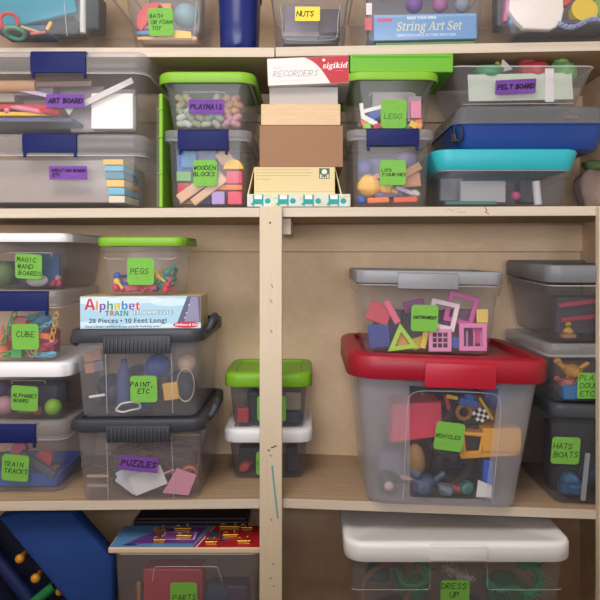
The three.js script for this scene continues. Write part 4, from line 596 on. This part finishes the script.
{ // fourth bin
  const R = 'in the bottom bin of the left edge stack', G = 'train tracks in the left stack', t = (...a) => toy(R, G, ...a);
  t('plastic_tray', '#2560b8', 'bright blue tray', loft([{ y: 0, hw: 44 * S, hd: 0.08, r: 0.01 }, { y: 14 * S, hw: 47 * S, hd: 0.085, r: 0.01 }, { y: 14 * S, hw: 45 * S, hd: 0.082, r: 0.01 }, { y: 0.004, hw: 43 * S, hd: 0.078, r: 0.01 }]), 10, 493, -0.16); t('track_piece', '#4c5563', 'dark grey slanting track', box(44 * S, 7 * S, 0.015, 0.003), 38, 464, -0.075, [0, 0, -0.6]); t('track_piece', '#3c424c', 'short dark track', box(30 * S, 6 * S, 0.015, 0.003), 10, 461, -0.09, [0, 0, -0.5]); t('toy_disc', '#cf4a50', 'red round disc', cyl(9 * S, 9 * S, 0.015, 26), 44, 459, -0.1, [PI / 2, 0, 0]); t('toy_disc', '#c85a70', 'rose round disc', cyl(8 * S, 8 * S, 0.015, 26), 20, 449, -0.11, [PI / 2, 0, 0]); t('toy_block', '#b08a60', 'tan block', box(9 * S, 12 * S, 0.03, 0.003), 54, 472, -0.12);
}
inside = paintBin;
{ // paint bin
  const R = 'in the upper dark lidded bin', G = 'things in the upper dark lidded bin', t = (...a) => toy(R, G, ...a);
  for (const [u, v, w] of [[86, 357, 'upper left'], [97, 355, 'upper right'], [88, 368, 'lower left'], [99, 366, 'lower right']]) t('wooden_tile', w === 'lower right' ? '#6a6e72' : '#a97c5c', `${w} of four small ${w === 'lower right' ? 'grey' : 'brown'} tiles`, box(9.6 * S, 10 * S, 0.006, 0.001), u, v, -0.012, [0, 0, 0.15]);
  t('white_clip', 'white', 'short white clip', pill(1.4 * S, 14 * S), 97, 396, -0.014, [0, 0, 1.72]); t('toy_ball', '#2a4a9a', 'dark blue ball', ball(13 * S), 158, 366, -0.05); t('yellow_tile', '#dfae48', 'yellow square sponge', box(15 * S, 17 * S, 0.012, 0.002), 171, 391, -0.016, [0, 0, 0.12]); t('cord_loop', 'white', 'white oval cord loop', tube([[-11, -3, 0], [-6, 3, 0], [4, 5, 0], [12, 4, 0], [13, -1, 0], [4, -3, 0], [-4, -5, 0]].map(([a, b, c]) => [a * S, b * S, c]), 0.0022, 60, 8, true), 127, 409, -0.014); t('toy_ball', '#c8a58a', 'skin coloured ball', ball(10 * S), 187, 363, -0.045); t('wire_ring', '#c9b49a', 'thin wire ring', ring(11 * S, 0.0011).scale(0.8, 1.5, 1), 186, 385, -0.014);
  t('paint_cloth', '#27314f', 'navy cloth at the left', lump(17 * S, 1.0), 98, 393, -0.085); t('paint_cloth', '#2c3350', 'navy cloth in the middle', lump(19 * S, 0.95), 141, 393, -0.11); t('paint_cloth', '#3c4058', 'slate cloth at the right', lump(16 * S, 1.1), 182, 393, -0.1); t('paint_bottle', '#4b5a8a', 'upright slate blue bottle', new THREE.LatheGeometry(V2([[0, 0], [7, 0], [7, 34], [3, 40], [3, 46], [0, 46]].map(([a, b]) => [a * S, (b - 23) * S])), 18), 124, 382, -0.04); t('paint_bottle', '#26306a', 'upright navy bottle', new THREE.LatheGeometry(V2([[0, 0], [7, 0], [7, 34], [3, 40], [3, 46], [0, 46]].map(([a, b]) => [a * S, (b - 23) * S])), 18), 146, 395, -0.045);
}
inside = puzzleBin;
{ // puzzle bin
  const R = 'in the lower dark lidded bin', G = 'paper cards in the lower dark lidded bin', t = (...a) => toy(R, G, ...a);
  t('paper_card', 'white', 'front white paper card', card(34 * S, 20 * S), 148, 487, -0.008, [0, 0, 0.38]); t('paper_card', '#dcdde0', 'left white paper card', card(24 * S, 22 * S), 131, 482, -0.013, [0, 0, -0.65]); t('paper_card', '#cfd8e0', 'pale blue paper card', card(22 * S, 14 * S), 128, 474, -0.018, [0, 0, 0.5]); t('paper_card', '#e79ab0', 'pink paper card', extrude([[-16, -13], [10, -13], [16, 8], [-4, 13]].map(([a, b]) => [a * S, b * S]), 0.0016, 0), 183, 487, -0.012, [0, 0, -0.1]); t('paper_ring', '#d9764e', 'orange paper ring', ring(6 * S, 1.6 * S), 190, 472, -0.016, [0.4, 0, 0]); t('marker', '#d88a78', 'salmon marker', pencil(20 * S, 1.3 * S), 163, 474, -0.01, [0, 0, -1.2]); t('card_strip', '#c0a888', 'upper beige card strip', card(22 * S, 3 * S), 92, 476, -0.012); t('card_strip', '#b79a90', 'lower beige card strip', card(20 * S, 3.4 * S), 95, 485.5, -0.012); t('wooden_stick', '#b09068', 'wooden stick lying level', box(34 * S, 2.2 * S, 0.006, 0.001), 190, 434.5, -0.02);
  const gs = []; for (let i = 0; i < 90; i++) { const p = []; let x = rr(-54, 54), y = rr(-30, 18), zz = rr(-0.03, 0.03), a = rr(-0.6, 0.6); for (let j = 0; j < 5; j++) { p.push([x * S, y * S, zz]); x = Math.max(-55, Math.min(55, x + 13 * Math.cos(a))); y = Math.max(-32, Math.min(24, y + 9 * Math.sin(a))); a += rr(-0.7, 0.7); zz += rr(-0.004, 0.004); } gs.push(tube(p, 0.0009, 10, 4)); }
  const o = mesh('raffia', flat(gs), mat('#a07c6c', 0.8)); o.position.set(px(142, -0.065), py(468, -0.065), -0.065); nestle(o, puzzleBin); o.userData = { label: 'tangled brown raffia strands in the lower dark lidded bin', category: 'raffia', kind: 'stuff' };
  t('paper_wad', '#7d6660', 'dull brown paper wad', lump(24 * S, 0.6), 110, 478, -0.19); t('paper_wad', '#8a6f74', 'mauve brown paper wad', lump(24 * S, 0.6), 176, 478, -0.2);
}
inside = pegBin;
{ // pegs
  const R = 'in the small peg bin', G = 'pegs in the small bin', cs = [['#cf3850', 'red'], ['#2a5ec4', 'blue'], ['#e6c24a', 'yellow'], ['#1f8a78', 'green'], ['#d86a80', 'pink']];
  const at = [[114, 291, 0], [123, 291.5, 0], [132, 291, 4], [141, 291, 0], [150, 291, 4], [159, 291, 1], [168, 291, 0], [176, 290, 0], [112, 283, 1], [119, 284, 2], [127, 286, 1], [137, 286, 4], [147, 286, 0], [157, 284, 3], [166, 284, 3], [174, 282, 0], [112, 276, 1], [122, 278, 2], [160, 278, 2], [168, 276, 2], [178, 275, 3], [173, 270, 3], [158, 272, 2], [163, 287, 2], [176, 280, 3]];
  at.forEach(([u, v, c], i) => toy(R, G, 'toy_peg', cs[c][0], `${cs[c][1]} plastic peg`, pegs(c === 3 ? 1.0 : 0.9), u, v, -0.024 - (i % 3) * 0.012 - (i > 15 ? 0.01 : 0), [rr(-1, 1), rr(-1, 1), rr(0.5, 2.6)], 0.4));
  toy(R, G, 'toy_bar', '#d24a66', 'long red bar', box(44 * S, 6 * S, 0.01, 0.003), 132, 288, -0.03, [0, 0, 0.05]);
}
{ // behind the post
  const R = 'in the lime lidded bin behind the post', R2 = 'in the white lidded bin behind the post', G = 'toys behind the post', z = -0.15; inside = backTop;
  toy(R, G, 'toy_block', '#cf3a40', 'red block', box(13 * S, 16 * S, 0.03, 0.004), 243, 414, z); toy(R, G, 'toy_car', '#2b3140', 'dark upright car', box(14 * S, 34 * S, 0.04, 0.01), 254, 407, -0.17); toy(R, G, 'toy_block', '#c9b896', 'cream block', box(18 * S, 20 * S, 0.03, 0.004), 294, 400, -0.17); toy(R, G, 'toy_block', '#3b4254', 'slate block', box(22 * S, 12 * S, 0.04, 0.005), 291, 416, z);
  inside = backLow;
  toy(R2, G, 'toy_piece', '#d0484c', 'red toy piece', lump(8 * S, 0.6), 241, 466, z - 0.01, [0, 0, 0.5]); toy(R2, G, 'toy_block', '#2d3038', 'dark block at the left', box(24 * S, 24 * S, 0.04, 0.006), 250, 466, -0.2); toy(R2, G, 'toy_block', '#45434e', 'dark block at the right', box(13 * S, 28 * S, 0.04, 0.006), 292, 464, -0.17);
}
inside = redBin;
{ // vehicles in the red lidded bin
  const R = 'in the red lidded bin', G = 'vehicles in the red lidded bin', t = (...a) => toy(R, G, ...a), Q = 0.00215;
  t('toy_garage', '#e23a58', 'large red plastic box', extrude([[-26, -20], [27, -13], [25, 22], [-24, 20]].map(([a, b]) => [a * Q, b * Q]), 0.1, 0.004, 2), 413, 418, -0.07);
  { // yellow loader with parts
    const z = -0.04, g = thing('toy_loader', 'yellow toy loader truck in the red lidded bin', 'toy truck', [px(487, z), py(454, z), z], G), ym = mat('#eeaa36', 0.45), dk = mat('#2a2622', 0.6), b = (n, w, h, d, x, y, zz, m, rz = 0) => { const o = mesh(n, box(w * Q, h * Q, d, 0.003), m, g); o.position.set(x * Q, y * Q, zz); o.rotation.z = rz; return o; };
    b('truck_body', 38, 24, 0.06, 11, 18, 0, ym); b('chassis', 60, 7, 0.05, 0, 3.5, 0, ym, 0.06); b('cab_post', 3.5, 20, 0.006, -9, 14, 0.027, ym, -0.2); b('cab_post', 3.5, 18, 0.006, -27, 13, 0.027, ym, 0.1); b('cab_roof', 24, 4, 0.06, -18, 24, 0, ym, -0.1); b('cab_window', 18, 14, 0.04, -18, 14, 0, dk); b('load_wall', 4, 22, 0.062, 29, 19, 0, mat('#f0b84c', 0.45));
    for (const x of [-22, 20]) { const o = mesh('wheel', cyl(7 * Q, 7 * Q, 0.02, 20).rotateX(PI / 2), dk, g); o.position.set(x * Q, -3 * Q, -0.01); }
  }
  const flag = canvasTexture(64, 64, (c) => { for (let i = 0; i < 4; i++) for (let j = 0; j < 4; j++) { c.fillStyle = (i + j) % 2 ? '#16161a' : '#f2f2f0'; c.fillRect(i * 16, j * 16, 16, 16); } });
  { const z = -0.025, g = thing('checkered_flag', 'small black and white checkered flag in the red lidded bin', 'flag', [px(481, z), py(415, z), z], G), w = 14 * Q; g.rotation.z = 0.55; mesh('flag_cloth', fitUv(new THREE.BoxGeometry(w, w, 0.0015, 8, 1, 1), w, w), mapped(flag, 0.7), g); const o = mesh('flag_pole', cyl(1.6 * Q, 1.6 * Q, 26 * Q, 10), mat('#e2b63c', 0.4), g); o.position.set(w / 2 + 0.002, 3 * Q, 0); }
  t('rubber_ring', '#a87838', 'tan round ring', new THREE.TorusGeometry(7 * Q, 2.2 * Q, 10, 26), 464, 412, -0.045); t('toy_car', '#2f62b8', 'blue toy car', flat([box(20 * Q, 8 * Q, 0.02, 0.004), mv(box(10 * Q, 6 * Q, 0.018, 0.003), 0, 6 * Q, 0)]), 468, 402, -0.04, [0, 0, -0.2]); t('toy_bar', 'yellow', 'yellow bar', box(12 * Q, 4 * Q, 0.01, 0.002), 452, 397, -0.04, [0, 0, -0.2]); t('toy_bar', '#c02a36', 'thin red bar', box(4 * Q, 16 * Q, 0.01, 0.002), 447, 402, -0.045, [0, 0, 0.2]);
  t('toy_ball', '#9a7648', 'brown oval ball', ball(1).scale(9.5 * Q, 17 * Q, 9.5 * Q), 416, 460, -0.028, [0, 0, 0.08]); t('toy_ball', '#7d7358', 'dull orange tan ball', ball(9 * Q), 507, 412, -0.06);
  t('rubber_ring', '#1f2126', 'large black rubber ring', new THREE.TorusGeometry(17 * Q, 8 * Q, 12, 30), 455, 476, -0.062, [0.1, 0.1, 0]); t('rubber_ring', '#23252b', 'small black rubber ring', new THREE.TorusGeometry(9 * Q, 5 * Q, 12, 26), 442, 410, -0.09); t('toy_truck', '#2c303a', 'dark grey truck', flat([box(52 * Q, 26 * Q, 0.06, 0.008), mv(box(20 * Q, 18 * Q, 0.05, 0.006), -14 * Q, 20 * Q, 0)]), 452, 440, -0.15); t('toy_truck', '#33374a', 'slate truck at the right', box(36 * Q, 34 * Q, 0.06, 0.01), 512, 478, -0.12);
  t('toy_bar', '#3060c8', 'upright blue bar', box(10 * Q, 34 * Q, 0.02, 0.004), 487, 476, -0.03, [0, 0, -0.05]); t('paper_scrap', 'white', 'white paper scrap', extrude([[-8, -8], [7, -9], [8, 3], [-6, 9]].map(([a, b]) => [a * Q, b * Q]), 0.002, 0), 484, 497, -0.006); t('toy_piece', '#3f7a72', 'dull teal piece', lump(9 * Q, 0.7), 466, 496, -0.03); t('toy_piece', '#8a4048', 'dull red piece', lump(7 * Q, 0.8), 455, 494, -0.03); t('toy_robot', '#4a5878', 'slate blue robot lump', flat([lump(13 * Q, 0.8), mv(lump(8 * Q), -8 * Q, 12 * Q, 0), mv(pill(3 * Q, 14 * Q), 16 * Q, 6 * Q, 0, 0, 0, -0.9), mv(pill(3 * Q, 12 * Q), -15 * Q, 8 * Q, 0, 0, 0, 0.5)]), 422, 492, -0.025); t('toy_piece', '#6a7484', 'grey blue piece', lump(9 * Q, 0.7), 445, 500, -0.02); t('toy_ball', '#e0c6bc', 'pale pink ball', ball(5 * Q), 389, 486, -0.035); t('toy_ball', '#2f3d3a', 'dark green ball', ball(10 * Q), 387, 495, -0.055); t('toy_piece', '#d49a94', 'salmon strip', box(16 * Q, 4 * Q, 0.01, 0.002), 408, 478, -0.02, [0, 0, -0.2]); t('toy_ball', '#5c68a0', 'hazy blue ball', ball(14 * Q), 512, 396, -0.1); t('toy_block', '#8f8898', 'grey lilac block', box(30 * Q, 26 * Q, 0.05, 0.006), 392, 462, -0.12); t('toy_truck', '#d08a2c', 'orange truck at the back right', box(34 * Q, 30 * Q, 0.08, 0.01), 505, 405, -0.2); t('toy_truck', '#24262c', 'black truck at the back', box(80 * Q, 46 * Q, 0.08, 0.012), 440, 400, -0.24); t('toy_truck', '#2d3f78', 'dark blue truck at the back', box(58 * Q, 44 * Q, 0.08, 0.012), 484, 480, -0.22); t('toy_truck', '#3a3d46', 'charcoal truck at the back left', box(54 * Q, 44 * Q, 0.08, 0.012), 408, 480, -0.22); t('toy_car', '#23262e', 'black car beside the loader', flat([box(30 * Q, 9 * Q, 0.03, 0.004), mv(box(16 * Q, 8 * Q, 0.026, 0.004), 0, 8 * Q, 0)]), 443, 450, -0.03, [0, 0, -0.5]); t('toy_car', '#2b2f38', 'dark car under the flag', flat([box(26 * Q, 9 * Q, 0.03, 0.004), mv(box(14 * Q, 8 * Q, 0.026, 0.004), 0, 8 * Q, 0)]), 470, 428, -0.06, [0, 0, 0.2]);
}
inside = magBin;
{ // magnetic frames
  const R = 'in the bin on the red lid', G = 'frame tiles in the bin on the red lid', t = (...a) => toy(R, G, ...a), z = -0.045;
  t('frame_tile', '#a6d23e', 'lime triangular frame tile', frameTile('triangle', 26 * S), 402, 343, z, [0, 0, 0.12]); t('frame_tile', '#df94b8', 'pink square grid tile at the bottom', frameTile('square', 22 * S, 2), 440, 343.5, z); t('frame_tile', '#dd86b4', 'pink square frame tile at the right', frameTile('square', 27 * S), 474, 337, z); for (let i = 0; i < 3; i++) t('frame_bar', '#c87aa4', 'thin pink bar in the square frame', box(2 * S, 18 * S, 0.004, 0.001), 467 + i * 7, 340, z - 0.008);
  t('frame_tile', '#e8d8dc', 'white and pink tilted frame tile', frameTile('square', 28 * S), 443, 315, z - 0.004, [0, 0, -0.22]); t('frame_tile', '#d056a0', 'magenta frame tile behind the tilted one', frameTile('square', 30 * S), 461, 309, z - 0.02, [0, 0, -0.25]); t('frame_tile', '#c2404e', 'red square tile', box(24 * S, 20 * S, 0.005, 0.002), 378, 313, z - 0.01, [0, 0, -0.35]); t('frame_tile', '#d9667c', 'rose bar tile', box(7 * S, 26 * S, 0.005, 0.002), 392, 312, z - 0.004, [0, 0, 0.5]); t('frame_tile', '#30408a', 'navy tile', box(22 * S, 24 * S, 0.005, 0.002), 379, 336, z - 0.01, [0, 0, 0.1]); t('frame_tile', '#e2c83c', 'yellow bar tile', box(6 * S, 26 * S, 0.005, 0.002), 425, 336, z - 0.006, [0, 0, -0.2]); t('frame_tile', '#e09a4a', 'orange tile in the triangle', box(16 * S, 14 * S, 0.005, 0.002), 403, 341, z - 0.012, [0, 0, 0.7]); t('frame_tile', '#d8b83a', 'mustard tile at the bottom', box(14 * S, 12 * S, 0.005, 0.002), 418, 348, z - 0.016, [0, 0, 0.3]); t('frame_tile', '#3f6ab0', 'mid blue tile at the bottom', box(16 * S, 12 * S, 0.005, 0.002), 458, 349, z - 0.018, [0, 0, -0.2]); t('frame_tile', '#8a3a7a', 'dark magenta tile at the top', box(22 * S, 12 * S, 0.005, 0.002), 414, 306, z - 0.03, [0, 0, 0.2]); t('frame_tile', '#c84a80', 'deep pink tile at the right', box(12 * S, 20 * S, 0.005, 0.002), 489, 334, z - 0.014, [0, 0, 0.1]); t('frame_tile', '#dcc35c', 'pale yellow tile at the right', box(12 * S, 14 * S, 0.005, 0.002), 488, 316, z - 0.008); t('frame_tile', '#46414e', 'dark tile behind', box(60 * S, 40 * S, 0.01, 0.004), 430, 330, z - 0.06); t('frame_tile', '#7a4a6c', 'plum tile behind', box(40 * S, 40 * S, 0.01, 0.004), 474, 328, z - 0.05); t('frame_tile', '#4a4a6e', 'slate tile behind', box(34 * S, 40 * S, 0.01, 0.004), 388, 330, z - 0.07);
}
{ // far right stack
  const G = 'toys in the far right stack', A = 'in the top bin of the far right stack', B = 'in the middle bin of the far right stack', C = 'in the bottom bin of the far right stack';
  inside = topGreyBin;
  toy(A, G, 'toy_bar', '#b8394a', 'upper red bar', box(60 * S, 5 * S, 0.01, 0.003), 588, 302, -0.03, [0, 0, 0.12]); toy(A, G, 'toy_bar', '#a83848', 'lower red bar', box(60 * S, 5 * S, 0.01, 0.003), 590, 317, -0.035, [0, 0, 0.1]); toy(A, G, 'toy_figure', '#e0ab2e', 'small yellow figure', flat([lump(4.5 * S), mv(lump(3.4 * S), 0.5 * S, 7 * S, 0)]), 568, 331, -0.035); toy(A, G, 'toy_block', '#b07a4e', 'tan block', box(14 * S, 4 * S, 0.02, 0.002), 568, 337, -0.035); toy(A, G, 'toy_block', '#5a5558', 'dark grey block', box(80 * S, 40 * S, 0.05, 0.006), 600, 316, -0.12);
  inside = dinoBin;
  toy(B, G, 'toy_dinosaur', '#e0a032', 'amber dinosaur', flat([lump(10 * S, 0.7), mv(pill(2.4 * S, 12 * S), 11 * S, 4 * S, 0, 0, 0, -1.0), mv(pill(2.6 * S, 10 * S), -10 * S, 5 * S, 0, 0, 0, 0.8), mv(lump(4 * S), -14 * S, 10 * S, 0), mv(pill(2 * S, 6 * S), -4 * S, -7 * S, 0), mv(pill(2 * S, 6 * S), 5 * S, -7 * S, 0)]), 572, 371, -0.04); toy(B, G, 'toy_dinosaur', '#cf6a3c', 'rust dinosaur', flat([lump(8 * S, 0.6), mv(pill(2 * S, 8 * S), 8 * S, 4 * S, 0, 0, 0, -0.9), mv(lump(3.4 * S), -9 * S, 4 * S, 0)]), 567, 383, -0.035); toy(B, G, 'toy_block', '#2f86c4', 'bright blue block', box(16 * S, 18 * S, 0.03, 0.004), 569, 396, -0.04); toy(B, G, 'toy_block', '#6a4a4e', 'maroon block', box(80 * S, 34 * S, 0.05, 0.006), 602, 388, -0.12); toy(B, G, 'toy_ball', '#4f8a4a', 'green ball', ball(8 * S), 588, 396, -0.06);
  inside = hatBin;
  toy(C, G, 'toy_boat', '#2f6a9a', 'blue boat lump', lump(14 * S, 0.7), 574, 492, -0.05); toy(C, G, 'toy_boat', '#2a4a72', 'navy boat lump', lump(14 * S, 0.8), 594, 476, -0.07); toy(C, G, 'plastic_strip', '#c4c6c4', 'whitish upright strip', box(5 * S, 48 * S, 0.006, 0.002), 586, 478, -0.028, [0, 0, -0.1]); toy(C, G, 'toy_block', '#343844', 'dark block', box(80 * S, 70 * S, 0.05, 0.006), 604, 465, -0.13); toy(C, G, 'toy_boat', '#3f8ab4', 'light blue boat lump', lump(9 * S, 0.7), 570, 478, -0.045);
}
{ // bottom bins
  const R = 'in the bin under the latch board', G = 'toys in the bin under the latch board';
  inside = partsBin;
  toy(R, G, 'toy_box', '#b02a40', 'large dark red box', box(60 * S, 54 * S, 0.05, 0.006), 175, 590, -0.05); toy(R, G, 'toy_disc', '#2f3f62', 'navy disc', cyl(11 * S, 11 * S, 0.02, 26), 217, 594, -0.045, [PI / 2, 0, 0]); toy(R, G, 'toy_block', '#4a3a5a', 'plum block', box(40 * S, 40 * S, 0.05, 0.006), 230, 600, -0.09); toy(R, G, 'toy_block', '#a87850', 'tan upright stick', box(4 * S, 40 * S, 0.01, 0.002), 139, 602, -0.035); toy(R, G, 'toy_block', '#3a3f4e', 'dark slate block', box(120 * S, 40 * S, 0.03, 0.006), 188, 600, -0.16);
  inside = dressBin;
  const D = 'in the white lidded bin under the right shelf', H = 'dress-up things under the right shelf', boa = (c, w, pts, r, u, v, z) => { const gs = [strip(pts.map(([a, b, q]) => [a * S, b * S, q || 0]), r * 0.45)]; for (let i = 0; i < 70; i++) { const f = rnd() * (pts.length - 1), j = Math.min(pts.length - 2, Math.floor(f)), e = f - j, p = [0, 1].map((k) => (pts[j][k] * (1 - e) + pts[j + 1][k] * e) * S), a = rr(0, 6.28), l = rr(0.6, 1.3) * r; gs.push(tube([[p[0], p[1], 0], [p[0] + Math.cos(a) * l * .6, p[1] + Math.sin(a) * l * .6, rr(-.5, .5) * l], [p[0] + Math.cos(a + .3) * l, p[1] + Math.sin(a + .3) * l, rr(-1, 1) * l]], 0.0018, 4, 4)); } return toy(D, H, 'feather_boa', c, w, flat(gs), u, v, z, [0, 0, 0], 0.9); };
  boa('#1f9a5c', 'left bright green feather boa', [[-14, 8], [-10, -4], [0, -8], [12, -4], [16, 8], [8, 16]], 0.016, 412, 578, -0.015); boa('#219a68', 'right bright green feather boa', [[-26, 4], [-12, -8], [4, -6], [18, -12], [30, 0], [26, 14], [8, 18]], 0.018, 520, 582, -0.02); boa('#d8cdb8', 'cream feather tuft', [[-12, 4], [0, -2], [12, -8]], 0.014, 458, 571, -0.01);
  toy(D, H, 'toy_hoop', '#8a6450', 'brown hoop edge', new THREE.TorusGeometry(26 * S, 3 * S, 10, 40), 372, 590, -0.03, [0, 0.3, 0]); toy(D, H, 'dress_cloth', '#6a7078', 'grey cloth heap', lump(40 * S, 0.55, 4), 400, 620, -0.21); toy(D, H, 'dress_cloth', '#4f5f68', 'slate cloth heap', lump(42 * S, 0.55, 4), 515, 620, -0.22); toy(D, H, 'dress_cloth', '#1f8f58', 'bright green cloth at the right', lump(24 * S, 0.7, 4), 530, 590, -0.1); toy(D, H, 'dress_cloth', '#2a9a5e', 'bright green cloth at the left', lump(16 * S, 0.8, 4), 412, 585, -0.085); toy(D, H, 'dress_cloth', '#3f7486', 'dull teal cloth', lump(14 * S, 0.7), 378, 572, -0.12);
}
renderer.render(scene, camera);
